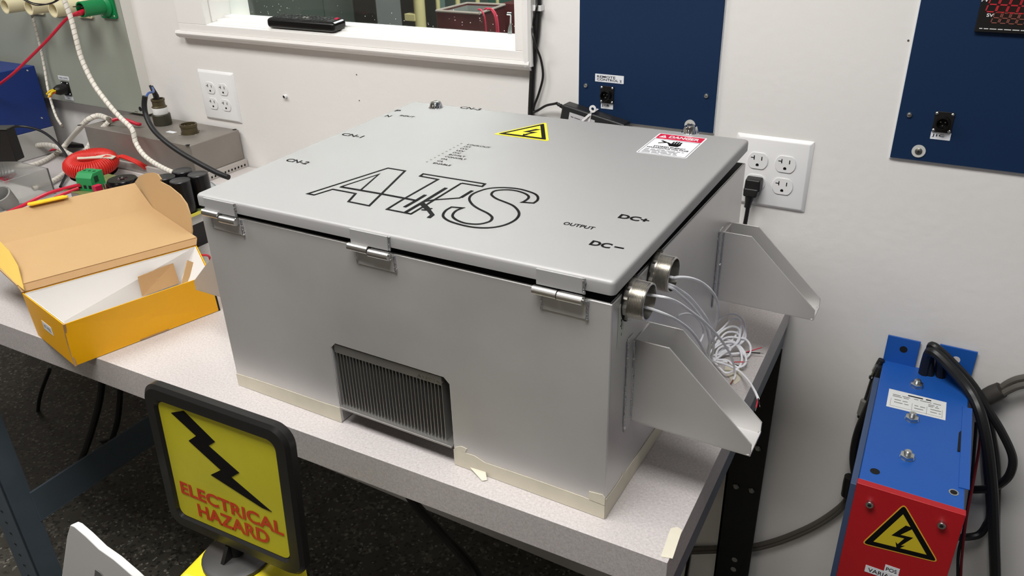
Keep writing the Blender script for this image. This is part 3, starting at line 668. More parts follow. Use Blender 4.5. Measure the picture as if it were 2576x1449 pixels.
for b_ in ((.0575, .0615, -.0014, .052, -.0014, -.0004), (.0575, .0615, -.0016, -.0004, -.0014, .0305)): mb.box(*b_)
make('strap', mb, M_white, ct)
mb = MB(); c = f(.0615, -.0095, .0); mb.ring([(.0068, -.0008), (.0068, .0008), (.003, .0008), (.003, -.0008), (.0068, -.0008)], c, NY, 18, False, False); make('mounting_eye', mb, M_white, ct)
mb = MB(f); mb.slab([(.057, 0, -.003), (.061, .002, -.003), (.049, .018, -.004), (.045, .017, -.004)], [(.057, 0, -.004), (.061, .002, -.004), (.049, .018, -.005), (.045, .017, -.005)]); make('tail', mb, M_white, ct)
pts = [o4(a, b, y) for a, b, y in ((160, -60, -.007), (160, 100, -.007), (140, 400, -.007), (110, 620, -.007), (90, 900, -.007), (75, 1200, -.007), (70, 1350, -.007), (60, 1900, -.007))]
mb = MB(); mb.tube(smooth(pts, 6), .0057, 10); solo('wall_cable', mb, M_black, 'thick black cable running down the wall right of the window', 'cable')
c = o4(150, 95, -.012); mb = MB(); mb.box(c.x-.009, c.x+.0075, -.0145, -.013, c.z-.005, c.z+.005).box(c.x+.0065, c.x+.008, -.0145, 0, c.z-.005, c.z+.005).box(c.x-.0085, c.x-.007, -.0145, 0, c.z-.005, c.z+.005).box(c.x-.017, c.x-.007, -.003, 0, c.z-.004, c.z+.004)
cl = thing('cable_clip', V(c.x, 0, c.z-.005), 'white plastic clip holding the black wall cable', 'cable clip')
make('clip_body', mb, M_white, cl, bev=.0005)
mb = MB(); mb.ring([(.0016, 0), (.001, .001)], V(c.x-.013, -.003, c.z), NY, 10); make('nail', mb, M_zinc, cl)
# wall anchor and old nail holes
c = ray(720, 242, y=0)
an = thing('wall_anchor', c, 'hollow wall anchor sticking out of the wall under the window', 'wall anchor')
mb = MB(); mb.ring([(.0045, 0), (.0045, .007), (.0035, .008), (.0035, .001)], c, NY, 14, False, False); make('sleeve', mb, M_white, an)
mb = MB(); mb.ring([(.0035, .001), (.0035, .0075)], c, NY, 14); make('bore', mb, M_dark, an)
for k, (px, py) in enumerate(((897, 188), (904, 253), (2285, 102))):
    c = ray(px, py, y=0); mb = MB(); mb.ring([(.0016, 0), (.0012, .0008)], c, NY, 10)
    solo('nail', mb, mat('rusty_nail', rgb(90, 80, 70), .6, .3), ['small nail head in the wall under the window, the higher of two', 'small nail head in the wall just above the far edge of the lid', 'tiny nail head in the wall beside the right navy panel'][k], 'nail', 'nail heads in the wall')

# wall mounted blue and red power unit
def Wf(u, v, z): return V(.377+u-.04*v, -.004+v-.0*u, z)      # u right, v from the wall (negative towards the room)
M_blue = mat('blue_powder_coat', rgb(30, 88, 172), .42, bump=.04, bscale=400)
M_redc = mat('red_powder_coat', rgb(176, 26, 34), .34, bump=.04, bscale=400)
pu = thing('power_unit', Wf(.066, -.17, -.40), 'blue wall power unit with a red front cover and high voltage triangle', 'power unit')
ZT, DF, WU = -.083, -.345, .132
mb = MB(Wf); mb.box(0, WU, DF, 0, -.40, ZT); make('housing', mb, M_blue, pu, bev=.002)
mb = MB(Wf); mb.box(-.009, 0, DF, DF+.3, -.40, ZT-.012); make('side_channel', mb, mat('slate_blue', rgb(62, 80, 112), .45), pu, bev=.001)
def onW(px, py, v=None, z=None):
    if z is not None: p = ray(px, py, z=z)
    else: p = ray(px, py, y=-.004+v)
    return p
tl = [onW(2236, 838, 0), onW(2318, 856, 0)]
mb = MB(); xA, xB = tl[0].x, tl[1].x; xC, xD = onW(2366, 863, 0).x, onW(2462, 880, 0).x
def tab(xa, xb, z1, hole):
    mb = MB(); hx, hz = hole.x, hole.z; 
    mb.box(xa, xb, -.007, -.004, ZT-.002, z1); tb = make('mounting_tab', mb, M_blue, pu, bev=.0006)
    mb = MB(); mb.ring([(.0062, 0), (.0062, .0003)], V(hx, -.0070, hz), NY, 18); make('hole', mb, mat('wall_seen_through', rgb(216, 213, 208), .8) if hx > .45 else M_dark, tb)
tab(xA, xB, -.033, ray(2273, 879, y=-.007)); tab(xC, xD, -.029, ray(2405, 905, y=-.007))
for px, py in ((2305, 972), (2293, 1056), (2281, 1152)):
    c = ray(px, py, z=ZT); mb = MB(); mb.ring([(.0098, 0), (.0098, .001)], c, Z_, 20); b_ = make('terminal_bolt', mb, M_zinc, pu)
    mb = MB(); mb.ring([(.0102, .001), (.0102, .0062), (.0088, .0068)], c, Z_, 6); make('nut', mb, M_zinc, b_)
    pr = [(.0052, .0068)]
    for k in range(4): pr += [(.0052, .0072+k*.0013), (.0047, .0072+k*.0013+.00065)]
    pr += [(.005, .0125), (.0035, .0135)]
    mb = MB(); mb.ring(pr, c, Z_, 18, False); make('thread', mb, M_zinc, b_, ang=25)
# name plate
q = [ray(a, b, z=ZT) for a, b in ((2229, 1022), (2378, 1058), (2381, 1013), (2237, 978))]
mb = MB(); mb.slab([p+Z_*.0002 for p in q], [p+Z_*.0005 for p in q]); npl = make('name_plate', mb, mat('nameplate_silver', rgb(226, 228, 226), .4), pu)
nu = (q[1]-q[0]); nv = (q[3]-q[0]); NP = lambda u, v, h: q[0]+nu*u+nv*v+Z_*(.0005+h)
fine_print('fine_print', npl, NP(.34, .80, 0), nu, nv, nu.length*.40, nv.length*.10, M_ink, th=.0002, seed=3)
for k, (u, v, w_) in enumerate(((.08, .70, .30), (.08, .62, .28), (.45, .70, .46), (.70, .58, .16), (.12, .44, .24), (.70, .5, .18), (.47, .36, .18), (.74, .36, .18), (.12, .3, .25), (.47, .22, .18), (.74, .22, .18))):
    fine_print('fine_print', npl, NP(u, v, 0), nu, nv, nu.length*w_, nv.length*.06, mat('grey_print', rgb(130, 130, 128), .6), th=.0002, seed=k)
mb = MB()
for a, b in (((.06, .1), (.06, .5)), ((.43, .08), (.43, .48)), ((.68, .08), (.68, .48)), ((.94, .08), (.94, .48)), ((.06, .1), (.94, .1))):
    mb.stroke([(a[0]*nu.length, a[1]*nv.length), (b[0]*nu.length, b[1]*nv.length)], .0005, lambda u, v, h: NP(u/nu.length, v/nv.length, h), 0, .0002)
make('rules', mb, mat('grey_print', 0), npl)
def ovl(px, py, a, b, m_, nm):
    c = ray(px, py, z=ZT); P = [(a*cos(2*pi*k/20), b*sin(2*pi*k/20)) for k in range(20)]
    mb = MB(); mb.slab([c+V(p[0], p[1], .0002) for p in P], [c+V(p[0], p[1], .0005) for p in P]); return make(nm, mb, m_, pu)
ovl(2201, 1186, .0065, .0065, M_dark, 'hole'); ovl(2399, 1239, .0062, .0068, M_zinc, 'insert_nut'); c = ray(2399, 1239, z=ZT)
mb = MB(); mb.ring([(.0045, .0005), (.0045, .0008)], c, Z_, 16); make('thread_hole', mb, M_dark, pu)
q = [ray(a, b, z=ZT) for a, b in ((2411, 1227), (2439, 1234), (2446, 1030), (2421, 1024))]
mb = MB(); mb.slab([p+Z_*.0001 for p in q], [p+Z_*.0016 for p in q]); make('folded_seam', mb, M_blue, pu, bev=.0004)
q = [ray(a, b, z=ZT) for a, b in ((2408, 1136), (2415, 1137), (2417, 1085), (2412, 1090))]
mb = MB(); mb.slab([p+Z_*.0002 for p in q], [p+Z_*.0018 for p in q]); make('slot', mb, M_dark, pu)
# red cover
mb = MB(Wf); mb.box(-.001, WU+.002, DF-.012, DF-.0005, -.42, ZT+.001); rc = make('front_cover', mb, M_redc, pu, bev=.001)
YF = -.004+DF-.012
for px, py in ((2188, 1268), (2369, 1320)):
    c = ray(px, py, y=YF-.003); c.y = YF; mb = MB(); mb.ring([(.0052, 0), (.0052, .006), (.0047, .0065)], c, NY, 18); k = make('cap_screw', mb, M_zinc, rc)
    mb = MB(); mb.ring([(.0026, .0065), (.0026, .0068)], c, NY, 6); make('hex_socket', mb, M_dark, k)
FT = [ray(a, b, y=YF) for a, b in ((2166, 1367), (2362, 1416), (2275, 1266))]
fu = (FT[1]-FT[0]); fc = (FT[0]+FT[1]+FT[2])/3
T2 = [(p.x, p.z) for p in FT]; cc = (fc.x, fc.z)
def fplate(P, a, b, m_, nm, par): mb = MB(); mb.slab([(p[0], YF-a, p[1]) for p in P], [(p[0], YF-b, p[1]) for p in P]); return make(nm, mb, m_, par)
ws = fplate(rounded_tri(T2, .009), .0001, .0004, mat('yellow_orange', rgb(226, 170, 50), .45), 'warning_sticker', rc)
ws2 = fplate(rounded_tri(scl(T2, .945, cc), .006), .0004, .0005, M_ink, 'border', ws); fplate(scl(T2, .68, cc), .0005, .0006, mat('sticker_yellow', rgb(206, 184, 40), .45), 'field', ws)
ht = max(p[1] for p in T2)-min(p[1] for p in T2)
fplate(bolt_sym(cc[0], cc[1]-.001, ht*.50), .0006, .0007, M_ink, 'arrow_symbol', ws)
c = ray(2228, 1434, y=YF); c2 = ray(2178, 1430, y=YF)
mb = MB(); mb.box(c.x-.002, c.x+.017, YF-.0004, YF-.0001, c.z-.004, c.z+.0105); l_ = make('label', mb, M_lblw, rc); text('POS', 'lettering', l_, V(c.x, YF-.0004, c.z), X_, Z_, .0140, .0065, M_ink, .005)
mb = MB(); mb.box(c2.x-.001, c2.x+.085, YF-.0006, YF-.0004, c2.z-.0055, c2.z+.0075); l_ = make('label', mb, M_lblw, rc); text('VARIAC INPUT', 'lettering', l_, V(c2.x+.003, YF-.0006, c2.z-.003), X_, Z_, .066, .0070, M_ink, .005)
c = ray(2100, 1427, y=-.18); mb = MB(); mb.ring([(.004, 0), (.0035, .003)], Wf(-.009, -.28, c.z-.06), V(-1, 0, 0), 10); make('side_screw', mb, M_zinc, pu)

# cables draped on and beside the unit
M_cab = mat('black_cable', rgb(26, 26, 27), .42); M_gcab = mat('grey_cable', rgb(86, 82, 76), .5)
oc = lambda a, b, y: ray(2380+a/2.306, 820+b/2.306, y=y)
def cable(name, pts, r, m_, label, cat='cable', group=None, k=7, n=10):
    mb = MB(); mb.tube(smooth(pts, k), r, n); return solo(name, mb, m_, label, cat, group)
cable('power_cable', [ray(2334, 905, y=-.022)+V(0, 0, -.06), ray(2332, 905, y=-.022), ray(2345, 885, y=-.035)]+[oc(a, b, y) for a, b, y in ((0, 215, -.045), (130, 370, -.06), (195, 500, -.085), (240, 700, -.10), (268, 950, -.10), (278, 1200, -.10), (287, 1500, -.10), (290, 1900, -.1))], .0085, M_cab, 'thickest black cable draped over the blue unit and hanging straight down')
cable('power_cable', [ray(2345, 890, y=-.020)+V(.008, 0, -.06), ray(2340, 885, y=-.020), ray(2352, 872, y=-.028)]+[oc(a, b, y) for a, b, y in ((60, 235, -.03), (160, 350, -.035), (240, 480, -.045), (325, 620, -.05), (385, 760, -.05), (370, 860, -.05), (310, 920, -.04), (240, 945, -.03), (150, 950, -.025))], .0068, M_cab, 'black cable curling in a wide loop right of the blue unit')
cable('power_cable', [ray(2350, 915, y=-.018)+V(.02, 0, -.06), ray(2350, 915, y=-.018)+V(.01, 0, 0), ray(2368, 900, y=-.020)]+[oc(a, b, y) for a, b, y in ((50, 270, -.02), (150, 360, -.02), (225, 480, -.02), (265, 650, -.02), (290, 850, -.02), (285, 1150, -.02), (290, 1450, -.02), (300, 1900, -.02))], .0075, M_cab, 'black cable hanging close against the wall behind the others')
cable('power_cable', [oc(a, b, y) for a, b, y in ((220, 560, -.016), (235, 800, -.012), (255, 1080, -.012), (230, 1160, -.014), (190, 1210, -.02), (120, 1225, -.03), (60, 1225, -.05))], .0065, M_cab, 'short black cable hooking back behind the red cover')
cable('signal_cable', [oc(a, b, y) for a, b, y in ((205, 520, -.045), (200, 640, -.05), (180, 780, -.06), (150, 950, -.08), (120, 1100, -.1), (95, 1300, -.11), (85, 1480, -.12), (80, 1900, -.12))], .0022, mat('dark_red_wire', rgb(110, 22, 28), .45), 'thin dark red wire hanging beside the blue unit')
cable('signal_cable', [oc(a, b, y) for a, b, y in ((175, 560, -.045), (165, 700, -.05), (150, 880, -.06), (125, 1060, -.08), (100, 1200, -.1), (72, 1320, -.11), (68, 1480, -.12), (62, 1900, -.12))], .0026, M_cab, 'thin black wire hanging beside the dark red wire')
cable('grey_cable', [oc(a, b, y) for a, b, y in ((235, 440, -.012), (300, 375, -.012), (370, 325, -.012), (460, 298, -.012), (700, 270, -.012))], .0055, M_gcab, 'upper of two grey cables leaving the blue unit to the right')
cable('grey_cable', [oc(a, b, y) for a, b, y in ((250, 452, -.024), (310, 405, -.024), (380, 365, -.024), (460, 340, -.024), (700, 300, -.024))], .0055, M_gcab, 'lower of two grey cables leaving the blue unit to the right')
c = oc(260, 400, -.02); mb = MB(); d = (oc(320, 370, -.02)-c).normalized(); mb.ring([(.014, -.012), (.0145, 0), (.013, .014)], c+d*.005, d, 12); solo('tape_wrap', mb, mat('dark_grey_tape', rgb(58, 55, 52), .6), 'dark tape wrapped around the two grey cables', 'tape')
cable('power_cable', [ray(a, b, y=y) for a, b, y in ((2222, 925, -.03), (2205, 960, -.03), (2190, 1010, -.03), (2160, 1080, -.03), (2147, 1140, -.03), (2150, 1190, -.035), (2165, 1215, -.06))], .0068, M_cab, 'black cable looping down the left side of the blue unit')
cl2 = thing('lug_cable', ray(2190, 1000, y=-.02), 'black cable with a metal ring lug beside the blue unit', 'cable')
mb = MB(); mb.tube(smooth([ray(a, b, y=-.014) for a, b in ((2218, 905), (2206, 930), (2180, 1010), (2164, 1050))], 5), .0058, 10); make('cable', mb, M_cab, cl2)
mb = MB(); mb.tube([ray(2166, 1042, y=-.02), ray(2176, 1008, y=-.02)], .0072, 10); make('heat_shrink', mb, mat('grey_sleeve', rgb(120, 118, 112), .5), cl2)
mb = MB(); a_, b_ = ray(2208, 920, y=-.025), ray(2192, 948, y=-.025); mb.tube([a_, (a_+b_)/2], .0052, 10); mb.ring([(.0055, -.001), (.0055, .001), (.0028, .001), (.0028, -.001), (.0055, -.001)], b_, V(.8, -.5, .2), 14, False, False); mb.tube([(a_+b_)/2, b_+(a_-b_).normalized()*.004], .003, 8); make('ring_lug', mb, M_zinc, cl2)
c = ray(2136, 1215, y=-.03); mb = MB(); mb.ring([(.010, -.03), (.011, 0), (.0105, .015)], c, Z_, 12); solo('cable_joint', mb, M_black, 'black sleeve joining cables at the left of the red cover', 'cable joint')
for k, dz in enumerate((0, .010)):
    cable('floor_cable', [ray(2136, 1235, y=-.03-.0*k)+V(0, .004*k, 0)]+[ray(a, b, y=-.012)+V(0, -.0*k, -dz) for a, b in ((2120, 1268), (2060, 1312), (1990, 1345), (1930, 1365), (1880, 1374), (1760, 1380), (1500, 1390))], .0052, M_gcab, ['upper grey cable sagging along the wall behind the black bench leg', 'lower grey cable sagging along the wall behind the black bench leg'][k])

# ================================================================== LEFT SIDE OF THE BENCH
# riser board and junction box
mb = MB(); mb.box(-1.60, -1.085, -.168, -.003, .0005, .046); solo('riser_board', mb, mat('pale_board', rgb(206, 200, 196), .55), 'pale board on the bench carrying the grey metal junction box', 'board', bev=.001)
JX0, JX1, JY0, JY1, JZ = -1.567, -1.158, -.156, -.006, .142
M_jb = mat('dull_cast_aluminium', rgb(150, 144, 137), .5, .55, var=.08, vscale=10)
jb = thing('junction_box', V(-1.36, -.08, .0465), 'dull grey aluminium junction box with two round military connectors on its lid', 'junction box')
mb = MB(); mb.box(JX0, JX1, JY0, JY1, .066, JZ); make('body', mb, M_jb, jb, bev=.0025)
mb = MB(); mb.box(JX0-.004, JX1+.006, JY0-.006, JY1+.003, .0465, .066); fl = make('slotted_base', mb, mat('light_grey_base', rgb(186, 180, 174), .55), jb, bev=.001)
for k in range(14):
    y = JY0+.004+k*.0105; mb = MB(); mb.box(JX1+.0058, JX1+.0064, y, y+.0045, .0505, .0555); make('slot', mb, M_dark, fl)
for px, py in ((472, 365), (590, 326), (200, 315)):
    c = ray(px, py, z=JZ+.0002); mb = MB(); mb.ring([(.0055, 0), (.0055, .0004)], c, Z_, 14); make('screw_hole', mb, M_dark, jb)
M_olive = mat('olive_cadmium', rgb(92, 82, 60), .4, .5); M_olive2 = mat('dark_olive', rgb(70, 68, 58), .45, .4)
c = ray(478, 335, z=JZ); cn = make('round_connector', MB().ring([(.0215, 0), (.0215, .003), (.0195, .003), (.0195, .016), (.0208, .017), (.0208, .0235), (.0175, .0235), (.0175, .010)], c, Z_, 28, True, False), M_olive, jb)
mb = MB(); mb.ring([(.0175, .010), (.0175, .011)], c, Z_, 24); ins = make('insert', mb, M_olive2, cn)
for k in range(5): mb = MB(); q = 2*pi*k/5; mb.cyl(c+V(.009*cos(q), .009*sin(q), .011), c+V(.009*cos(q), .009*sin(q), .0205), .0013, n=8); make('pin', mb, mat('brass', rgb(220, 200, 150), .3, 1), ins)
for k in range(4): q = pi/4+k*pi/2+.6; mb = MB(); mb.ring([(.0025, 0), (.002, .002)], c+V(.0265*cos(q), .0265*sin(q), 0), Z_, 10); make('flange_screw', mb, M_zinc, cn)
c3 = c+V(-.05, -.014, 0); mb = MB(); mb.box(c3.x-.016, c3.x+.012, c3.y-.006, c3.y+.006, JZ, JZ+.0004); make('label', mb, M_lblw, jb)
# mated plug with cable
c = ray(411, 313, z=JZ)+V(0, 0, .0006); 
pg = thing('cable_plug', c, 'olive round plug with a white band, feeding a black hose, on the junction box', 'plug')
mb = MB(); mb.ring([(.0215, 0), (.0225, .002), (.0225, .026), (.021, .028)], c, Z_, 28); make('coupling_ring', mb, M_olive2, pg)
mb = MB(); mb.ring([(.0185, .028), (.0188, .029), (.0188, .043), (.0185, .044)], c, Z_, 28); make('white_band', mb, M_white, pg)
mb = MB(); mb.ring([(.0165, .044), (.019, .046), (.0155, .049), (.0155, .060), (.0168, .061), (.0168, .066), (.0135, .066), (.0135, .05)], c, Z_, 28, True, False); make('back_shell', mb, M_olive, pg)
mb = MB()
for dx, dy, a in ((-.004, 0, -.012), (.004, -.002, -.002)): mb.tube([c+V(dx*.6, dy, .052), c+V(dx+a*.3, dy, .075), c+V(a-.006, dy, .098)], .0058, 10, [1.1, .85, .5])
make('boot', mb, M_black, pg)
pts = [c+V(-.010, 0, .094), ray(386, 231, y=-.12), ray(374, 234, y=-.15), ray(367, 246, y=-.17)]
mb = MB(); mb.tube(smooth(pts, 6), .0026, 8); make('blue_wire', mb, mat('blue_wire', rgb(40, 80, 150), .4), pg, label='blue wire')
pts = [ray(a, b, y=y) for a, b, y in ((365, 242, -.17), (363, 265, -.175), (368, 292, -.18), (385, 325, -.19), (415, 355, -.2), (455, 384, -.2), (500, 410, -.2), (545, 434, -.2), (575, 446, -.2))]
mb = MB(); mb.tube(smooth(pts, 6), .0062, 12); make('hose', mb, M_rubber, pg)

# grey wall cabinet with receptacles
M_gp = mat('grey_green_panel', rgb(152, 156, 144), .5, var=.02, vscale=4)
gc = thing('wall_cabinet', V(-2.0, 0, .1505), 'flat grey-green wall cabinet with cream and green power receptacles', 'cabinet')
mb = MB(); mb.box(-3.0, -1.4795, -.031, -.0285, .1505, .9); make('front_panel', mb, M_gp, gc, bev=.0005)
mb = MB(); mb.box(-2.99, -1.478, -.0285, 0, .150, .9); make('side_frame', mb, mat('offwhite_frame', rgb(222, 220, 214), .5), gc)
NYb = -.031
def gy(px, py, y=NYb): return ray(px, py, y=y)
M_cream = mat('cream_plastic', rgb(222, 212, 176), .4); M_green = mat('green_plastic', rgb(10, 128, 70), .4)
def receptacle(px, py, m_, nm, r=.0185, L=.085, lbl=None):
    tip = ray(px, py, y=NYb-L); c = V(tip.x, NYb, tip.z)
    mb = plate(rr(.062, .062, .006), V(c.x-.031, NYb, c.z-.031), X_, Z_, .006); k = make(nm, mb, m_, gc, bev=.001, label=lbl)
    mb = MB(); mb.ring([(.026, .006), (.026, .010), (r, .016), (r, L), (r*.84, L), (r*.80, .02)], c, NY, 30, False, False); make('sleeve', mb, m_, k)
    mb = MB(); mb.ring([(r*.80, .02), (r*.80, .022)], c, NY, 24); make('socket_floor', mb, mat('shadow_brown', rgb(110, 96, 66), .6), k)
    for dx in (-.024, .024):
        for dz in (-.024, .024): mb = MB(); mb.ring([(.003, .006), (.002, .008)], c+V(dx, 0, dz), NY, 10); make('screw', mb, M_zinc, k)
    return k, c
for px, py in ((12, 16), (72, 19), (133, 25)): receptacle(px, py, M_cream, 'power_receptacle', lbl='cream receptacle')
gk, gcn = receptacle(203, 24, M_green, 'power_receptacle', .0185, .075, 'green receptacle')
mb = MB(); tip = V(gcn.x, NYb-.075, gcn.z)
for a in (40, 120, 250): 
    q = radians(a); mb.box(tip.x+.009*cos(q)-.0035, tip.x+.009*cos(q)+.0035, tip.y-.014 if a == 120 else tip.y, tip.y+.03, tip.z+.009*sin(q)-.001, tip.z+.009*sin(q)+.001)
make('contact', mb, mat('bronze_contact', rgb(110, 100, 80), .4, .8), gk)
c = gy(168, 222); kx = make('panel_connector', plate(rr(.034, .038, .002, 2), V(c.x-.017, NYb, c.z-.019), X_, Z_, .003), M_black, gc)
mb = MB(); mb.ring([(.0145, .003), (.0145, .024), (.010, .034), (.0085, .036)], c, NY, 20); make('plug_body', mb, M_black, kx)
for k, (dx, dz, col) in enumerate(((-.004, .003, 'y'), (.004, .001, 'y'), (-.002, -.005, 'y'), (.002, -.004, 'o'))):
    e_ = c+V(dx, -.034, dz); mb = MB(); mb.tube(smooth([e_, e_+V(-.003, -.012, -.002), e_+V(-.006+dx, -.019, -.010)], 4), .0026, 8); make('wire_end', mb, mat('yellow_wire', rgb(228, 196, 30), .4) if col == 'y' else mat('orange_wire', rgb(214, 96, 40), .4), kx)
for dx in (-.013, .013):
    for dz in (-.015, .015): mb = MB(); mb.ring([(.0026, .003), (.0018, .0045)], c+V(dx, 0, dz), NY, 10); make('screw', mb, M_zinc, kx)
c = gy(160, 196); l_ = make('label', plate(rr(.050, .011, .0005, 1), V(c.x-.025, NYb, c.z-.0055), X_, Z_, .0004), M_lblw, gc); text('VARIAC CONTROL', 'lettering', l_, V(c.x-.021, NYb-.0005, c.z-.003), X_, Z_, .042, .0052, mat('grey_print', 0), .01)
c = gy(174, 247); l_ = make('label', plate(rr(.040, .010, .0005, 1), V(c.x-.020, NYb, c.z-.005), X_, Z_, .0004), M_lblw, gc); fine_print('fine_print', l_, V(c.x-.005, NYb-.0005, c.z-.0015), X_, Z_, .009, .003, mat('grey_print', 0))
c = gy(353, 274); make('hole', MB().ring([(.0062, 0), (.0062, .0004)], c, NY, 18), M_dark, gc)
c = gy(343, 281); make('slot', MB().box(c.x-.006, c.x+.006, NYb-.0003, NYb, c.z-.0006, c.z+.0006), M_dark, gc)

# blue unit at far left
M_blue2 = mat('deep_blue_coat', rgb(24, 52, 120), .42)
bu = thing('power_unit', V(-2.1, -.25, .06), 'deep blue steel box under the grey-green cabinet at the far left', 'power unit')
bx = -1.90; z0 = .075; z1 = .250
mb = MB(); mb.box(-2.35, bx, -.43, -.052, z0, z1); make('housing', mb, M_blue2, bu, bev=.002)
mb = MB(); mb.box(-2.35, bx+.002, -.43, -.050, .001, z0); make('base_frame', mb, mat('light_grey_frame', rgb(176, 174, 170), .5), bu, bev=.001)
for (a, b) in ((-.075, z1-.01), (-.30, z1-.01), (-.075, z0+.03)): mb = MB(); mb.ring([(.003, 0), (.002, .002)], V(bx, a, b), X_, 10); make('screw', mb, M_zinc, bu)

# ---- open cardboard box
M_yc = mat('yellow_card', rgb(236, 170, 2), .4); M_yc2 = mat('yellow_card_end', rgb(236, 190, 40), .38)
M_kraft = mat('kraft_card', rgb(180, 146, 102), .8, var=.02, vscale=12); M_kraft2 = mat('kraft_card_dark', rgb(172, 134, 90), .75)
M_wc = mat('white_card', rgb(222, 218, 214), .6)
NB, RB, BL, BR = V(-.7394, -.7678, .001), V(-.678, -.5247, .001), V(-.890, -.737, .001), V(-.828, -.494, .001)
NT_, RTp, BLt, BRt = V(-.7374, -.7662, .077), V(-.6742, -.530, .076), V(-.9062, -.7323, .077), V(-.7996, -.456, .077)
cb = thing('cardboard_box', (NB+BR)/2, 'open yellow cardboard box with white inside, its corner over the bench edge', 'box')
def wall(a, b, c, d, th, m_, nm, n=None, par=cb):
    a, b, c, d = map(Vector, (a, b, c, d)); nn = (b-a).cross(d-a).normalized() if n is None else n
    mb = MB(); mb.slab([a, b, c, d], [p+nn*th for p in (a, b, c, d)]); return make(nm, mb, m_, par)
cen = (NT_+BRt)/2
def inn(p, k): v = cen-p; v.z = 0; return p+v.normalized()*k
wall(NB, RB, RTp, NT_, .0015, M_yc, 'side_panel', V(.97, -.24, 0)*-1); wall(BL, NB, NT_, BLt, .0015, M_yc, 'end_panel', V(-.24, -.97, 0)*-1)
wall(BR, BL, BLt, BRt, .0015, M_yc, 'back_panel', V(.97, -.24, 0)); wall(RB, BR, BRt, RTp, .0015, M_yc, 'end_panel', V(-.24, -.97, 0))
k_ = .0035
ins_ = [inn(p, k_) for p in (NB, RB, BR, BL)]; inst = [inn(p, k_) for p in (NT_, RTp, BRt, BLt)]
mb = MB()
for i in range(4):
    a, b = ins_[i], ins_[(i+1) % 4]; c, d = inst[(i+1) % 4]-Z_*.001, inst[i]-Z_*.001; nn = (b-a).cross(V(0, 0, 1)).normalized(); 
    mid = (a+b)/2; nn = nn if (cen-mid).dot(nn) > 0 else -nn
    mb.slab([a, b, c, d], [p+nn*.001 for p in (a, b, c, d)])
mb.slab([p+Z_*.001 for p in ins_], [p+Z_*.002 for p in ins_]); make('liner', mb, M_wc, cb)
mb = MB(); q = [inn(p, .001) for p in (NT_, RTp)]; d_ = (RTp-NT_).normalized()
# corrugated gap at the near corner
mb = MB(); mb.tube(smooth([NT_+V(.001, .001, .001), (NT_+NB)/2+V(-.004, .002, 0), NB+V(.001, .001, 0)], 6), .0022, 8); make('corner_fold', mb, M_kraft2, cb)
mb = MB(); a = NB+(RB-NB)*.42; b = NB+(RB-NB)*.62; nn = V(.97, -.24, 0); mb.slab([a+nn*.0003, b+nn*.0003, b+nn*.0003+Z_*.0025, a+nn*.0003+Z_*.0025], [p+nn*.0008 for p in (a, b, b+Z_*.0025, a+Z_*.0025)]); make('notch', mb, M_kraft2, cb)
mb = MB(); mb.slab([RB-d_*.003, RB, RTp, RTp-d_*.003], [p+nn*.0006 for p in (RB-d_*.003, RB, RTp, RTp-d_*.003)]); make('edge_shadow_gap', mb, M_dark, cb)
# label on the end
eu = (NB-BL).normalized(); en = V(-.2, -.98, 0).normalized(); 
def endp(u, v): return BL+(NB-BL)*u+(BLt-BL)*(1-u)*v+(NT_-NB)*u*v
mb = MB(); q = [endp(.36, .42), endp(.60, .42), endp(.60, .62), endp(.36, .62)]; mb.slab([p+en*.0003 for p in q], [p+en*.0006 for p in q]); l_ = make('label', mb, M_lblw, cb)
text('HFT WS02', 'lettering', l_, endp(.385, .47)+en*.0008, eu, Z_, .030, .007, mat('grey_print', 0), .01, N=en, th=0)
# lid: back strip, panel, tuck flap, ears
HR = V(-.806, -.447, .086); Yd = V(-.9698, .2442, 0)
up = lambda p, L, a: p+Yd*(L*cos(radians(a)))+Z_*(L*sin(radians(a)))
HL = HR+(BLt-BRt)*1.03; HL.z = HR.z; XL = (HR-HL)
F_R = up(HR, .190, 3.66); F_L = F_R-XL*1.02; G_R = up(F_R, .078, 29.3); G_L = G_R-XL*1.02
lidb = wall(HL, HR, F_R, F_L, .003, M_kraft, 'lid')
wall(BLt, BRt, HR, HL, .003, M_kraft2, 'lid_hinge_strip', par=lidb)
wall(F_L, F_R, G_R, G_L, .003, M_kraft, 'tuck_flap', par=lidb)
# right ear: curved flap standing at the far end
ep = [(337, 462), (349, 444), (366, 436), (384, 434), (396, 438), (404, 450), (402, 456), (425, 468), (452, 490), (468, 512), (477, 540), (482, 580), (481, 589), (383, 525)]
# plane of the ear through F_R, HR and a raised point
def on_plane(px, py, P0, Nn):
    d = FW + RT*((px-1288)/FPX) - UP*((py-724.5)/FPX); t_ = (P0-CAM).dot(Nn)/d.dot(Nn); return CAM+d*t_
Hr2 = HR+V(.0, 0, 0); e1 = (F_R-HR).normalized(); e2 = (V(.10, .28, .90)).normalized(); Nn = e1.cross(e2).normalized()
q = [on_plane(a, b, HR, Nn) for a, b in ep]
mb = MB(); mb.slab(q, [p+Nn*.003 for p in q]); make('end_flap', mb, M_kraft, lidb)
Nl = (F_L-HL).normalized().cross(V(-.15, -.75, -.45).normalized()).normalized()
q = [on_plane(a, b, HL, Nl) for a, b in ((62, 731), (56, 706), (46, 668), (25, 632), (0, 607), (-60, 585), (-90, 640), (0, 672), (36, 708))]
mb = MB(); mb.slab(q, [p+Nl*.002 for p in q]); make('end_flap', mb, mat('yellow_card_soft', rgb(214, 176, 84), .5), lidb)
q = [G_L+(G_R-G_L)*f_ for f_ in (.36, .62)]; a, b = q; dn = V(-.03, .0, .004)
mb = MB(); e_ = (b-a).normalized(); s_ = V(.5, -.12, .3).normalized()
P = [(0, 0), (.004, -.008), (.06, -.008), (.066, 0), (.062, .006), (.004, .006)]
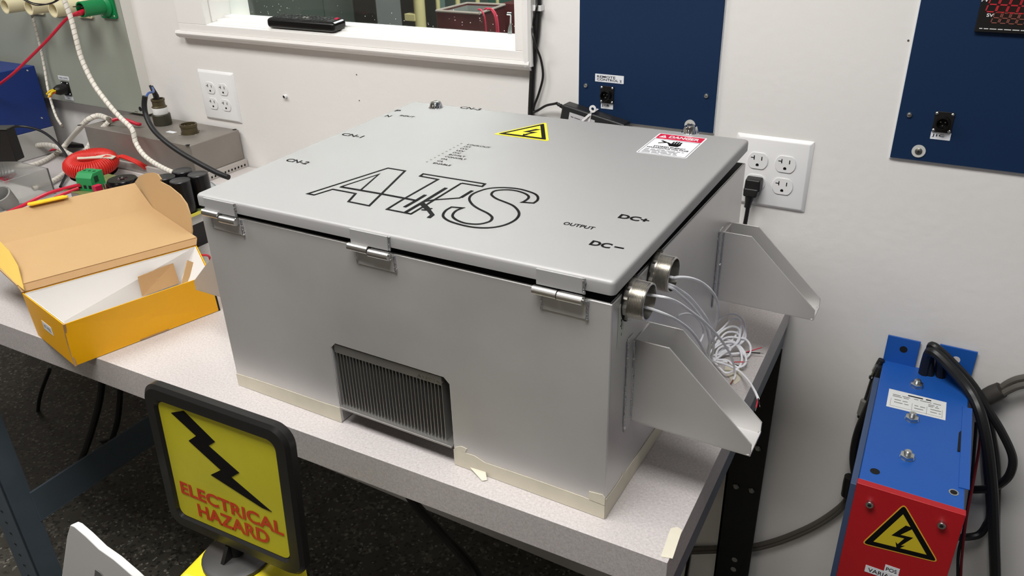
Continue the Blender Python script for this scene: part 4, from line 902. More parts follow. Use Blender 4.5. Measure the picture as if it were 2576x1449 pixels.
a = G_L+(G_R-G_L)*.36 + V(.004, -.002, .0045)
mb.slab([a+e_*u*1.1-Yd*v*1.2+Z_*.001 for u, v in P], [a+e_*u*1.1-Yd*v*1.2+Z_*.0035 for u, v in P]); make('locking_tab', mb, M_yc2, lidb, label='yellow locking tab')
# loose cardboard inside
q = [ray(a, b, z=z) for a, b, z in ((357, 745, .020), (450, 712, .020), (434, 662, .055), (346, 696, .055))]
nn = (q[1]-q[0]).cross(q[3]-q[0]).normalized(); mb = MB(); mb.slab(q, [p+nn*.003 for p in q]); solo('card_insert', mb, M_kraft2, 'loose brown cardboard piece lying inside the yellow box', 'cardboard')
q = [ray(a, b, z=z) for a, b, z in ((455, 716, .025), (512, 700, .02), (505, 668, .05), (470, 655, .06))]
nn = (q[1]-q[0]).cross(q[3]-q[0]).normalized(); mb = MB(); mb.slab(q, [p+nn*.003 for p in q]); solo('card_insert', mb, M_kraft, 'pale cardboard piece at the far end inside the yellow box', 'cardboard')
mb = MB(); mb.tube(smooth([ray(a, b, z=z) for a, b, z in ((486, 665, .045), (492, 650, .055), (508, 642, .06), (526, 645, .05), (530, 665, .03))], 6), .0022, 8)
solo('red_lead', mb, mat('red_silicone', rgb(200, 30, 55), .4), 'short red lead curling up at the far end inside the yellow box', 'wire')

# ---- circuit board assembly
ba = thing('circuit_board', V(-1.13, -.33, .0005), 'green-yellow circuit board with four black capacitors behind the cardboard box', 'circuit board')
M_pcb = mat('board_green', rgb(110, 118, 70), .5, var=.15, vscale=60)
BZ = .078
mb = MB(); mb.box(-1.335, -.928, -.385, -.265, BZ, BZ+.002); brd = make('board', mb, M_pcb, ba)
mb = MB(); mb.box(-.9305, -.9275, -.385, -.265, BZ-.002, BZ+.0035); make('edge_strip', mb, mat('yellow_edge', rgb(206, 196, 70), .5), ba)
mb = MB(); mb.box(-1.32, -.935, -.375, -.27, .055, BZ-.002); make('chassis_plate', mb, mat('chassis_grey', rgb(190, 190, 184), .5), ba, bev=.001)
mb = MB(); mb.box(-1.31, -.945, -.37, -.275, .0005, .012)
for k in range(12): mb.box(-1.31+k*.0325, -1.304+k*.0325, -.37, -.275, .012, .055)
mb.box(-.948, -.943, -.37, -.275, .012, .055); make('finned_heat_sink', mb, M_black, ba)
M_cap = mat('capacitor_black', rgb(14, 13, 14), .2)
for x, y in ((-.955, -.349), (-.954, -.305), (-1.004, -.303), (-1.003, -.348)):
    mb = MB(); mb.ring([(.0215, 0), (.0215, .066), (.0205, .068)], V(x, y, BZ+.002), Z_, 32); c_ = make('capacitor', mb, M_cap, ba)
    mb = MB(); mb.ring([(.0205, .0681), (.0195, .0695), (.0185, .069)], V(x, y, BZ+.002), Z_, 32); make('cap_top', mb, mat('capacitor_top', rgb(38, 38, 39), .35), c_)
# green terminal block
g0 = V(-1.262, -.378, BZ+.002); ga = -.35
gf = lambda u, v, w_: g0+V(cos(ga)*u-sin(ga)*v, sin(ga)*u+cos(ga)*v, w_)
gf = lambda u, v, w_: V(-1.29+cos(.25)*u-sin(.25)*v, -.372+sin(.25)*u+cos(.25)*v, BZ+.002+w_)
M_tg = mat('terminal_green', rgb(36, 140, 78), .4)
mb = MB(gf); mb.prism([(0, 0), (.040, 0), (.040, .040), (.010, .040), (0, .030)], 'x', 0, .042); tbk = make('terminal_block', mb, M_tg, ba, bev=.001)
for k in range(3):
    mb = MB(gf); mb.ring([(.0035, .0401), (.0035, .0405)], (.008+k*.013, .024, 0), Z_, 12); make('screw_port', mb, mat('dark_green', rgb(14, 60, 34), .6), tbk)
    mb = MB(gf); mb.box(.004+k*.0135, .0115+k*.0135, -.0004, .0002, .006, .014); make('wire_port', mb, M_dark, tbk)
mb = MB(gf); mb.box(.0419, .0424, .010, .022, .018, .032); make('side_recess', mb, mat('dark_green', 0), tbk)
# small choke on the board
cc_ = V(-1.19, -.325, BZ+.002); mb = MB(); mb.ring([(.031, 0), (.033, .003), (.033, .024), (.030, .029), (.012, .029), (.009, .025)], cc_, Z_, 30); chk = make('choke', mb, M_blackg, ba)
mb = MB()
for k in range(16):
    q = 2*pi*k/16; a, b = cc_+V(.006*cos(q), .006*sin(q), .026), cc_+V(.034*cos(q+.15), .034*sin(q+.15), .018); mb.tube(smooth([a, (a+b)/2+Z_*.006, b, b-Z_*.016], 3), .0011, 6)
make('winding', mb, mat('dark_winding', rgb(60, 24, 26), .4), chk)
# small components
mb = MB(); mb.box(-1.135, -1.11, -.335, -.30, BZ+.002, BZ+.030); make('film_capacitor', mb, mat('crimson_block', rgb(186, 26, 66), .4), ba, bev=.001)
mb = MB(); mb.box(-1.235, -1.222, -.372, -.355, BZ+.002, BZ+.022); make('film_capacitor', mb, mat('crimson_block', 0), ba, bev=.001)
for x, y, r, h, m_ in ((-1.225, -.345, .005, .018, M_zinc), (-1.08, -.35, .006, .012, M_black), (-1.06, -.33, .008, .010, M_black), (-1.10, -.36, .004, .014, M_zinc), (-1.05, -.365, .005, .008, M_zinc), (-1.145, -.36, .005, .012, M_black)):
    mb = MB(); mb.ring([(r, 0), (r, h)], V(x, y, BZ+.002), Z_, 12); make('component', mb, m_, ba)
mb = MB(); mb.tube(smooth([V(-1.17, -.31, BZ+.028), V(-1.13, -.30, BZ+.034), V(-1.085, -.32, BZ+.022), V(-1.055, -.345, BZ+.006)], 6), .0026, 8); make('jumper_wire', mb, M_black, ba)
# red toroid
tc_ = ray(231, 418, z=.075); ax = V(.08, -.10, 1).normalized()
tr = thing('toroid_inductor', V(tc_.x, tc_.y, .0505), 'large ring coil wound in bright red wire with a strip of cream tape', 'inductor')
a_ = ax.orthogonal().normalized(); b_ = ax.cross(a_)
mb = MB(); vs = []; n1, n2 = 120, 14; tc0 = V(tc_.x, tc_.y, .082)
for i in range(n1):
    q = 2*pi*i/n1; e_ = a_*cos(q)+b_*sin(q); k = 1+(.07 if i % 2 else -.04)
    for j in range(n2): w_ = 2*pi*j/n2; vs.append(tuple(tc0+e_*(.042+.020*k*cos(w_))+ax*.018*k*sin(w_)))
mb.add(vs, [(i*n2+j, ((i+1) % n1)*n2+j, ((i+1) % n1)*n2+(j+1) % n2, i*n2+(j+1) % n2) for i in range(n1) for j in range(n2)])
make('winding', mb, mat('red_winding', rgb(206, 46, 38), .34, bump=.3, bscale=120), tr, ang=80)
hp = []
for i in range(62*12):
    q = 2*pi*i/(62*12); w_ = 2*pi*i/12; e_ = a_*cos(q)+b_*sin(q); hp.append(tc0+e_*(.042+.0212*cos(w_))+ax*.0192*sin(w_))
mb = MB(); mb.tube(hp+[hp[0]], .0021, 6); make('wire_turns', mb, mat('red_winding', 0), tr, ang=80)
mb = MB(); mb.ring([(.030, -.0), (.056, 0), (.056, .001)], tc0-ax*.024, ax, 24); make('support_ring', mb, M_black, tr)
P = [(-.02, -.015), (.0, -.012), (.02, -.002), (.040, .018), (.060, .022), (.062, .004), (.045, -.006), (.02, -.018), (-.01, -.028)]
vx, vy = V(.95, .3, 0), V(-.3, .95, 0)
mb = MB(); mb.slab([tc0+vx*p[0]+vy*p[1]+ax*(.0195-.3*max(0, abs(p[0])-.04)) for p in P], [tc0+vx*p[0]+vy*p[1]+ax*(.0215-.3*max(0, abs(p[0])-.04)) for p in P]); make('cream_tape', mb, M_tape, tr)
def wire(name, P, r, m_, label, cat='cable', group=None, par=None):
    mb = MB(); mb.tube(smooth(P, 7), r, 9); return solo(name, mb, m_, label, cat, group)
M_rw = mat('red_wire', rgb(196, 30, 56), .35)
zt = lambda L: [ray(a, b, z=z) for a, b, z in L]
for k, (dx, dy) in enumerate(((0, 0), (.0, .008))):
    wire('coil_lead', [tc0+V(.045, .035+dy, .006)]+[p+V(dx, dy, 0) for p in zt(((300, 394, .09), (325, 402, .085), (348, 413, .075), (365, 425, .06)))], .0036, mat('red_winding', 0), ['red coil lead running right from the ring coil', 'red coil lead just behind the other, right of the ring coil'][k], 'wire')
# spiral wrapped white cables
M_wrap = mat('white_spiral_wrap', rgb(224, 218, 206), .45)
def spiral(P, r, label, core=mat('seam_grey', rgb(120, 112, 100), .6), pitch=.012, fill=.93, group='cables in white spiral wrap'):
    P = smooth(P, 10); t = thing('spiral_wrapped_cable', P[len(P)//2]*1, label, 'cable', group)
    mb = MB(); mb.tube(P, r*.90, 8); make('core', mb, core, t)
    L = [0]
    for i in range(1, len(P)): L.append(L[-1]+(P[i]-P[i-1]).length)
    frames = []; upv = None
    for i, p in enumerate(P):
        d = (P[min(i+1, len(P)-1)]-P[max(i-1, 0)]).normalized()
        if upv is None: upv = d.orthogonal().normalized()
        else: upv = (upv-d*upv.dot(d)).normalized()
        frames.append((p, upv.copy(), d.cross(upv)))
    def at(s):
        s = max(0, min(L[-1]*.9999, s)); i = 0
        lo, hi = 0, len(L)-1
        while hi-lo > 1:
            md = (lo+hi)//2
            if L[md] <= s: lo = md
            else: hi = md
        f_ = (s-L[lo])/max(1e-9, L[hi]-L[lo]); a, b = frames[lo], frames[hi]
        return a[0].lerp(b[0], f_), a[1].lerp(b[1], f_), a[2].lerp(b[2], f_)
    vs = []; nper = 12; total = int((L[-1]-pitch)/pitch*nper)
    for k in range(total+1):
        th = 2*pi*k/nper; s = pitch*k/nper
        for ds, rad in ((0, r*.98), (pitch*fill*.5, r*1.03), (pitch*fill, r*.98)):
            p, u, v = at(s+ds); vs.append(tuple(p+(u*cos(th)+v*sin(th))*rad))
    mb = MB(); mb.add(vs, [(k*3+j, (k+1)*3+j, (k+1)*3+j+1, k*3+j+1) for k in range(total) for j in (0, 1)])
    make('wrap', mb, M_wrap, t, ang=80); return t
spiral([ray(a, b, y=y) for a, b, y in ((156, -15, -.16), (178, 45, -.16), (190, 92, -.165), (206, 150, -.17), (236, 212, -.175), (276, 266, -.18), (305, 298, -.18), (332, 325, -.185), (342, 360, -.19), (365, 393, -.2), (405, 420, -.21), (450, 440, -.22))], .0060, 'longest white wrapped cable, hanging in front of the grey-green cabinet')
spiral(zt(((278, 301, .150), (272, 299, .155), (248, 291, .158), (222, 301, .150), (198, 326, .115), (175, 352, .055), (158, 372, .03), (140, 390, .015))), .0070, 'white wrapped cable arching over the left end of the junction box')
spiral(zt(((277, 305, .155), (253, 328, .13), (233, 353, .10), (215, 382, .07), (200, 402, .04), (190, 425, .02))), .0068, 'white wrapped cable dropping behind the red ring coil', pitch=.011)
spiral(zt(((66, 380, .02), (85, 368, .03), (115, 364, .04), (145, 371, .035), (172, 386, .02), (198, 398, .012))), .0068, 'white wrapped cable curving on the bench beside the small black box')
spiral(zt(((38, 418, .012), (75, 416, .009), (110, 404, .009), (140, 386, .009), (165, 370, .009))), .0058, 'white wrapped cable lying flat, middle of the bench left of the coil')
spiral(zt(((80, 472, .012), (110, 465, .010), (140, 451, .010), (170, 430, .012))), .0060, 'white wrapped cable end nearest the cardboard box')
spiral([ray(a, b, y=y) for a, b, y in ((80, 35, -.06), (92, 80, -.05), (102, 120, -.045), (112, 170, -.045), (122, 230, -.06), (140, 290, -.08), (158, 320, -.1))], .0036, 'thin wrapped cable hanging below the cream receptacles', pitch=.014, fill=.93)
wire('red_lead', zt(((78, 360, .014), (100, 346, .02), (150, 333, .03), (190, 327, .04), (218, 326, .045))), .0040, M_rw, 'thick red lead running back to the junction box')
wire('red_lead', zt(((62, 398, .006), (95, 388, .008), (130, 377, .010), (160, 370, .012))), .0038, M_rw, 'thick red lead just under the curved white cable')
wire('red_lead', zt(((-20, 552, .05), (0, 543, .05), (60, 516, .055), (120, 487, .07), (188, 468, .088), (200, 466, .094))), .0040, M_rw, 'thick red lead entering the green terminal block, upper one')
wire('red_lead', zt(((95, 524, .06), (140, 497, .07), (170, 484, .078), (200, 473, .086))), .0038, M_rw, 'red lead entering the green terminal block, lower one')
wire('red_lead', [gcn+V(-.003, -.070, -.008), ray(186, 36, y=-.13)]+[ray(a, b, y=y) for a, b, y in ((165, 50, -.14), (120, 100, -.16), (70, 150, -.18), (25, 192, -.2), (-30, 232, -.2))], .0036, M_rw, 'red lead hanging from the green receptacle')
mb = MB(); mb.tube([gcn+V(0, -.066, -.006), ray(180, 39, y=-.135)], .0075, 12, [1, .55]); solo('red_boot', mb, M_rw, 'red insulating boot at the mouth of the green receptacle', 'boot')
wire('red_lead', [ray(a, b, y=y) for a, b, y in ((283, 303, -.14), (300, 299, -.13), (320, 303, -.12), (345, 312, -.11), (352, 312, -.1))], .0046, M_rw, 'red lead emerging on top of the junction box')
wire('black_lead', zt(((15, 322, .115), (55, 318, .11), (100, 328, .10), (135, 352, .08), (163, 385, .05), (173, 412, .03), (166, 440, .012), (152, 470, .006))), .0036, M_cab, 'black lead curving from the small black box')
for k, pts in enumerate((((60, -4, -.16), (85, 8, -.16), (125, 10, -.16), (152, -3, -.16)), ((55, -3, -.17), (90, 13, -.17), (130, 7, -.17), (148, -6, -.17)))):
    wire('black_lead', [ray(a, b, y=y) for a, b, y in pts], .0014, M_cab, ['thin black loop over the cream receptacles, outer', 'thin black loop over the cream receptacles, inner'][k], 'wire')
wire('white_lead', zt(((-15, 562, .045), (30, 540, .047), (70, 522, .05), (115, 508, .06), (150, 498, .065))), .0030, mat('dirty_white_wire', rgb(200, 196, 188), .5), 'off-white lead beside the thick red one, above the box lid')
# clear bin with small black box, spring and cap at the far left
M_clear = mat('clear_plastic', rgb(225, 225, 222), .15, trans=.85, ior=1.2)
bn = thing('clear_bin', V(-1.66, -.52, .0005), 'clear plastic tray with loose hardware at the far left edge', 'tray')
bc = ray(76, 513, z=.0); bd = ray(30, 392, z=.0)
mb = MB(); x1 = bc.x-.003; mb.box(x1-.34, x1, bc.y-.16, bc.y+.07, .0005, .003); make('floor_panel', mb, mat('milky_plastic', rgb(205, 203, 200), .4), bn)
mb = MB(); mb.box(x1-.003, x1, bc.y-.16, bc.y+.07, .003, .07).box(x1-.34, x1-.003, bc.y+.067, bc.y+.07, .003, .07).box(x1-.34, x1-.003, bc.y-.16, bc.y-.157, .003, .07); make('side_wall', mb, M_clear, bn)
c = ray(12, 505, z=.0215); mb = MB(); mb.ring([(.024, -.017), (.026, .02), (.0255, .026), (.022, .026), (.021, -.0)], c, V(.3, -.5, 1), 28, True, False); cp = solo('plastic_cup', mb, mat('grey_cap', rgb(140, 138, 134), .5), 'round grey plastic cup in the clear tray', 'cup')
mb = MB(); P = []
c = ray(4, 420, z=.03)
for k in range(150): q = 2*pi*k/22; P.append(c+V(.02*cos(q)*1.0, k*.0004-.03, .024*sin(q)))
mb.tube(P, .0018, 6); solo('coil_spring', mb, M_zinc, 'shiny coil spring in the clear tray', 'spring')
mb = MB()
for k in range(5): a = ray(8+k*3, 455-k*2, z=.008); mb.tube(smooth([a+V(-.03, 0, 0), a+V(0, .006*k, .004), a+V(.02, -.004, 0)], 4), .0018, 6)
solo('red_wire_scraps', mb, M_rw, 'tangle of short red wire ends in the clear tray', 'wire'); bpy.data.objects['red_wire_scraps']['kind'] = 'stuff'
c0 = ray(44, 405, z=.072); bb = thing('small_black_box', c0, 'small black plastic case perched on the clear tray', 'case')
a = ray(42, 406, x=-1.66); b = ray(62, 395, x=-1.66)
q0, q1 = ray(42, 407, z=.072), ray(63, 396, z=.072)
dirx = (q1-q0).normalized(); hgt = .082
back = V(-dirx.y, dirx.x, 0)
if back.x > 0: back = -back
mb = MB(); bot = [q0, q1, q1+back*.12, q0+back*.12]; mb.slab(bot, [p+Z_*hgt+V(-.004, 0, 0) for p in bot]); make('case', mb, mat('case_black', rgb(24, 21, 19), .5), bb, bev=.002)
mb = MB(); mb.slab([p+Z_*(hgt+.0005) for p in bot], [p+Z_*(hgt+.004) for p in bot]); make('lid', mb, mat('case_top', rgb(70, 70, 66), .5), bb, bev=.001)
# plastic bag behind the board
mb = MB(); vs = []; n = 14
for i in range(n):
    for j in range(n):
        vs.append((-1.15+i*.014, -.255+j*.0052, .02+.075*max(0, sin(pi*i/(n-1)))**.6*sin(pi*(j+2)/(n+3))+random.uniform(-.004, .004)))
mb.add(vs, [(i*n+j, (i+1)*n+j, (i+1)*n+j+1, i*n+j+1) for i in range(n-1) for j in range(n-1)]); solo('plastic_bag', mb, mat('bag_film', rgb(196, 200, 202), .25, trans=.35, ior=1.1), 'crumpled translucent plastic bag behind the capacitors', 'plastic bag', ang=80)
mb = MB(); p = ray(240, 362, z=.0); q = [ray(a, b, z=.001) for a, b in ((165, 372), (225, 372), (222, 350), (190, 348), (165, 366))]
mb.slab(q, [v+Z_*.012 for v in q]); solo('black_pouch', mb, M_black, 'flat black pouch lying left of the junction box', 'pouch', bev=.002)

# ---- remote control on the window sill
rA, rB = ray(686, 70, y=-.006), ray(836, 80, y=-.006)
zr = .3968
r0 = V(rA.x, -.016, zr); L = (rB.x-rA.x)+.014
rm = thing('remote_control', V(r0.x+L/2, .008, zr), 'black television remote control lying on the window sill', 'remote control')
rf = lambda u, v, w_: V(r0.x+u, r0.y+v, zr+.001+v*.09+w_)
mb = MB(rf); mb.box(-.008, L, 0, .044, 0, .021); make('case', mb, M_blackg, rm, bev=.008, segs=4)
mb = MB(rf); mb.box(.004, L-.008, .006, .040, .021, .0216); kp = make('key_panel', mb, mat('key_panel', rgb(44, 45, 44), .4), rm)
for i in range(15):
    for j in range(3):
        if (i*3+j) % 11 == 5: continue
        x = .012+i*(L-.035)/15; y = .010+j*.0105; mb = MB(rf); mb.box(x, x+.0048, y, y+.0062, .0216, .0232)
        make('button', mb, mat('dark_key', rgb(66, 68, 66), .4) if not (i in (7, 8) and j == 1) else mat('light_key', rgb(150, 150, 140), .4), kp)
mb = MB(rf); mb.box(L-.018, L-.011, .026, .034, .0216, .0236); make('power_button', mb, M_red, kp)

# ================================================================== SIGNS IN FRONT
def sp(px, py, y): return ray(px, py, y=y)
YS = -.86
c4 = [sp(459, 1288, YS), sp(735, 1407, YS), sp(695, 1109, YS), sp(398, 1003, YS)]
SU = ((c4[1]-c4[0])+(c4[2]-c4[3])); SU.y = 0; wS = ((c4[1]-c4[0]).length+(c4[2]-c4[3]).length)/2
# sign plane: u along c4[0]->c4[1], v up
def SF(u, v, h): 
    a = c4[0].lerp(c4[1], u); b = c4[3].lerp(c4[2], u); return a.lerp(b, v)+V(0, -h, 0)
hS = (c4[3]-c4[0]).length
sg = thing('hazard_sign', SF(.5, -.12, 0), 'yellow ELECTRICAL HAZARD sign with lightning bolt in a black frame', 'sign')
sg.name = 'hazard_sign'
def rru(m_, r): return [(-m_+p[0]/wS, -m_*wS/hS+p[1]/hS) for p in rr(wS*(1+2*m_), hS+2*m_*wS, r, 6)]
fr_ = .115
M_sf = mat('sign_frame_plastic', rgb(30, 29, 28), .32)
out = rru(fr_, .026); inn_ = rru(.0, .012)
mb = MB(); N = len(out)
loops = [[SF(u, v, -.007) for u, v in out], [SF(u, v, .002) for u, v in out], [SF(*p, .006) for p in rru(fr_-.022, .024)], [SF(*p, .006) for p in rru(.018, .014)], [SF(*p, .0015) for p in rru(.002, .012)]]
vs = [tuple(p) for l in loops for p in l]; fs = [(k*N+i, k*N+(i+1) % N, (k+1)*N+(i+1) % N, (k+1)*N+i) for k in range(4) for i in range(N)]+[tuple(range(4*N, 5*N)), tuple(reversed(range(N)))]
mb.add(vs, fs); make('frame', mb, M_sf, sg, ang=25, bev=0)
M_sy = mat('sign_yellow', rgb(205, 196, 40), .38, var=.06, vscale=14)
mb = MB(); P = rru(-.002, .012); mb.slab([SF(u, v, .0016) for u, v in P], [SF(u, v, .0024) for u, v in P]); fc_ = make('face', mb, M_sy, sg)
def uvof(px, py):    # pixel -> sign uv at YS plane
    p = sp(px, py, YS-.0024); 
    # invert bilinear approx by iteration
    u = v = .5
    for _ in range(30):
        q = SF(u, v, .0024); du = (SF(u+.01, v, .0024)-q)/.01; dv = (SF(u, v+.01, .0024)-q)/.01; e_ = p-q
        det = du.x*dv.z-du.z*dv.x; u += (e_.x*dv.z-e_.z*dv.x)/det; v += (du.x*e_.z-du.z*e_.x)/det
    return u, v
bolt = [(431, 1038), (462, 1033), (541, 1111), (525, 1121), (602, 1189), (582, 1200), (684, 1287), (660, 1277), (531, 1194), (556, 1182), (475, 1108), (494, 1096)]
mb = MB(); P = [uvof(a, b) for a, b in bolt]; mb.slab([SF(u, v, .0024) for u, v in P], [SF(u, v, .0030) for u, v in P]); make('lightning_bolt', mb, M_ink, fc_)
M_or = mat('sign_red_letters', rgb(206, 60, 28), .45)
def stext(s, a, b, h_px_top, bold=.035):
    u0, v0 = uvof(*a); u1, v1 = uvof(*b); ut, vt = uvof(*h_px_top)
    A, B, Tt = SF(u0, v0, .0026), SF(u1, v1, .0026), SF(ut, vt, .0026)
    text(s, 'lettering', fc_, A, B-A, Tt-A, (B-A).length, (Tt-A).length, M_or, bold, N=V(0, -1, 0), th=.0005)
stext('ELECTRICAL', (458, 1239), (716, 1349), (452, 1208), .03); stext('HAZARD', (502, 1297), (680, 1370), (496, 1265), .03)
# neck and post top
pc = sp(598, 1384, YS+.01)
mb = MB(); mb.ring([(.012, -.006), (.011, .0), (.010, .035)], V(pc.x, YS+.008, pc.z-.004), Z_, 12); mb.slab([(pc.x-.003, YS-.030, pc.z-.022), (pc.x+.003, YS-.030, pc.z-.022), (pc.x+.003, YS+.02, pc.z-.022), (pc.x-.003, YS+.02, pc.z-.022)], [(pc.x-.003, YS-.004, pc.z+.02), (pc.x+.003, YS-.004, pc.z+.02), (pc.x+.003, YS+.02, pc.z+.02), (pc.x-.003, YS+.02, pc.z+.02)])
make('neck', mb, M_sf, sg)
mb = MB(); mb.ring([(.046, -.035), (.046, -.030), (.040, -.027)], V(pc.x, YS+.008, pc.z+.0255), Z_, 30); make('base_disc', mb, mat('grey_disc', rgb(52, 50, 48), .45), sg)
M_py = mat('yellow_plastic_post', rgb(232, 214, 36), .4)
zt_ = pc.z-.011
po = thing('barrier_post', V(pc.x, YS+.008, -.9), 'bright yellow plastic barrier post carrying the electrical hazard sign', 'post')
def sq(w_, z, a=.15): return [V(pc.x+cos(a+q)*w_*k-0, YS+.008+sin(a+q)*w_*k, z) for q, k in [(radians(45+90*i), sqrt(2)) for i in range(4)]]
mb = MB(); s0, s1, s2 = sq(.052, zt_), sq(.060, zt_-.012), sq(.064, -.9)
mb.add([tuple(p) for p in s2+s1+s0], [(k*4+i, k*4+(i+1) % 4, (k+1)*4+(i+1) % 4, (k+1)*4+i) for k in range(2) for i in range(4)]+[(8, 9, 10, 11), (3, 2, 1, 0)]); make('body', mb, M_py, po, bev=.006, segs=3)
# white folding floor sign, bottom left
M_ws = mat('white_sign_plastic', rgb(222, 221, 219), .4)
w1 = thing('folding_sign', sp(200, 1449, -.95)+V(0, 0, -.3), 'white plastic folding sign with rounded corner at the bottom left', 'sign')
YW = -.95
oc1 = [(176, 1321), (186, 1325), (215, 1350), (248, 1382), (285, 1408), (330, 1447), (470, 1580), (430, 1800), (120, 1800), (155, 1449), (168, 1350)]
q = [sp(a, b, YW) for a, b in oc1]; mb = MB(); mb.slab(q, [p+V(.006, .009, .002) for p in q]); pn = make('panel', mb, M_ws, w1, bev=.0012)
q = [sp(a, b, YW-.0008) for a, b in ((240, 1432), (252, 1440), (275, 1470), (250, 1475), (238, 1452))]; mb = MB(); mb.slab(q, [p+V(0, -.0006, 0) for p in q]); make('symbol', mb, mat('symbol_grey', rgb(110, 110, 108), .5), pn)

# ================================================================== CABLES UNDER THE BENCH
def ucab(pts, r, label):
    mb = MB(); mb.tube(smooth(pts, 7), r, 10); solo('floor_cable', mb, M_cab, label, 'cable')
ucab([ray(a, b, y=y) for a, b, y in ((1020, 1230, -.35), (1050, 1275, -.38), (1110, 1340, -.42), (1165, 1400, -.46), (1200, 1449, -.48), (1240, 1540, -.5))], .010, 'thick black cable hanging under the middle of the bench')
ucab([ray(a, b, y=y) for a, b, y in ((255, 900, -.40), (252, 1000, -.40), (215, 1130, -.42), (175, 1210, -.42), (130, 1260, -.42))], .009, 'black cable slanting down behind the steel stretcher')
ucab([ray(a, b, y=y) for a, b, y in ((305, 930, -.35), (295, 1060, -.35), (262, 1150, -.35), (235, 1210, -.35))], .008, 'black cable hanging right of the slanting one')
ucab([ray(a, b, y=y) for a, b, y in ((125, 930, -.25), (100, 1000, -.25), (98, 1060, -.25), (125, 1105, -.25), (180, 1122, -.25), (250, 1112, -.25), (330, 1085, -.25), (380, 1055, -.25))], .006, 'black cable looping low under the left of the bench')
ucab([ray(a, b, y=y) for a, b, y in ((-10, 1080, -.3), (30, 1082, -.3), (60, 1105, -.3), (62, 1140, -.3), (35, 1170, -.3))], .007, 'short black cable loop at the far left under the bench')

# ================================================================== WHITE SIGNAL WIRES
M_sw = mat('white_ptfe', rgb(246, 246, 250), .4)
ow = lambda a, b, e: ray(1680+a/3.812, 680+b/3.812, **e)
def sw(pts, label, r=.0017, group='thin white signal wires from the conduit fittings', ends=None):
    P = smooth([q for e_ in pts for q in (e_ if isinstance(e_, list) else [ow(e_[0], e_[1], e_[2] if isinstance(e_[2], dict) else dict(y=e_[2]))])], 8)
    t = thing('signal_wire', P[0], label, 'wire', group)
    mb = MB(); mb.tube(P, r, 8); make('jacket', mb, M_sw, t)
    if ends:
        d = (P[-1]-P[-3]).normalized()
        for k, (m_, off) in enumerate(ends): mb = MB(); mb.tube(smooth([P[-1], P[-1]+d*.010+off*.4, P[-1]+d*.024+off], 4), .0009, 6); make('conductor', mb, m_, t)
        if len(ends) > 1:
            for m_, off in ends: mb = MB(); mb.tube([P[-1]+d*.024+off, P[-1]+d*.030+off*1.4], .0004, 5); make('bare_tip', mb, M_zinc, t)
    return t
RBk = [(M_ink, V(0, -.003, -.003)), (M_rw, V(0, .003, .004))]
Z = lambda z: dict(z=z)
def mouth(F, px, py, R=.0155):   # where a wire leaves the mouth of a fitting
    p = ray(px, py, x=F.x); d = p-F; d.x = 0
    if d.length > R: d = d.normalized()*R
    return [F+d*.9+V(-.016, 0, 0), F+d+V(0, 0, 0)]
f2 = (-9, 70); f1 = (-150, 330)
sw([mouth(FIT2, 1692, 698), (45, 74, -.545), (110, 66, -.54), (220, 76, -.52), (330, 120, -.49), (420, 200, -.47), (475, 300, -.45), (482, 400, -.44), (465, 500, -.42), (430, 590, -.40), (400, 700, -.38), (380, 800, Z(.012))], 'white signal wire arching highest from the rear conduit fitting')
sw([mouth(FIT2, 1690, 718), (110, 185, -.52), (200, 250, -.49), (290, 350, -.46), (370, 460, -.44), (415, 560, -.42), (440, 680, -.40), (430, 800, -.38), (410, 860, Z(.010))], 'white signal wire leaving the rear conduit fitting below the arch, upper')
sw([mouth(FIT2, 1688, 724), (100, 220, -.53), (190, 300, -.50), (270, 390, -.47), (340, 490, -.45), (385, 600, -.43), (400, 720, -.40), (395, 830, Z(.012))], 'white signal wire leaving the rear conduit fitting below the arch, lower')
sw([mouth(FIT1, 1650, 742), (0, 268, -.60), (100, 310, -.57), (200, 380, -.54), (320, 470, -.50), (430, 575, -.46), (520, 680, -.42), (590, 790, -.36), (630, 900, Z(.03)), (640, 960, Z(.012)), (646, 1010, Z(.004)), (625, 1052, Z(.003))], 'white signal wire from the front fitting crossing over the coil to a bare copper end', ends=[(mat('copper', rgb(150, 82, 60), .35, .8), V(0, -.002, .001))])
sw([mouth(FIT1, 1642, 782), (0, 432, -.60), (100, 485, -.57), (200, 560, -.54), (270, 640, -.52), (330, 740, -.49), (380, 830, -.44), (430, 870, Z(.03)), (520, 890, Z(.02)), (620, 930, Z(.012)), (700, 980, Z(.012)), (780, 1070, Z(.03)), (835, 1160, Z(.07)), (866, 1230, Z(.10))], 'white signal wire from the front fitting ending at the tip of the near bracket', ends=[(M_ink, V(.001, -.001, -.004)), (M_rw, V(-.002, -.003, -.008))])
sw([(70, 480, -.50), (110, 430, -.50), (190, 415, -.48), (270, 450, -.46), (330, 530, -.45), (340, 610, -.44), (310, 690, -.46)], 'white signal wire loop resting near the top of the near bracket', r=.0013)
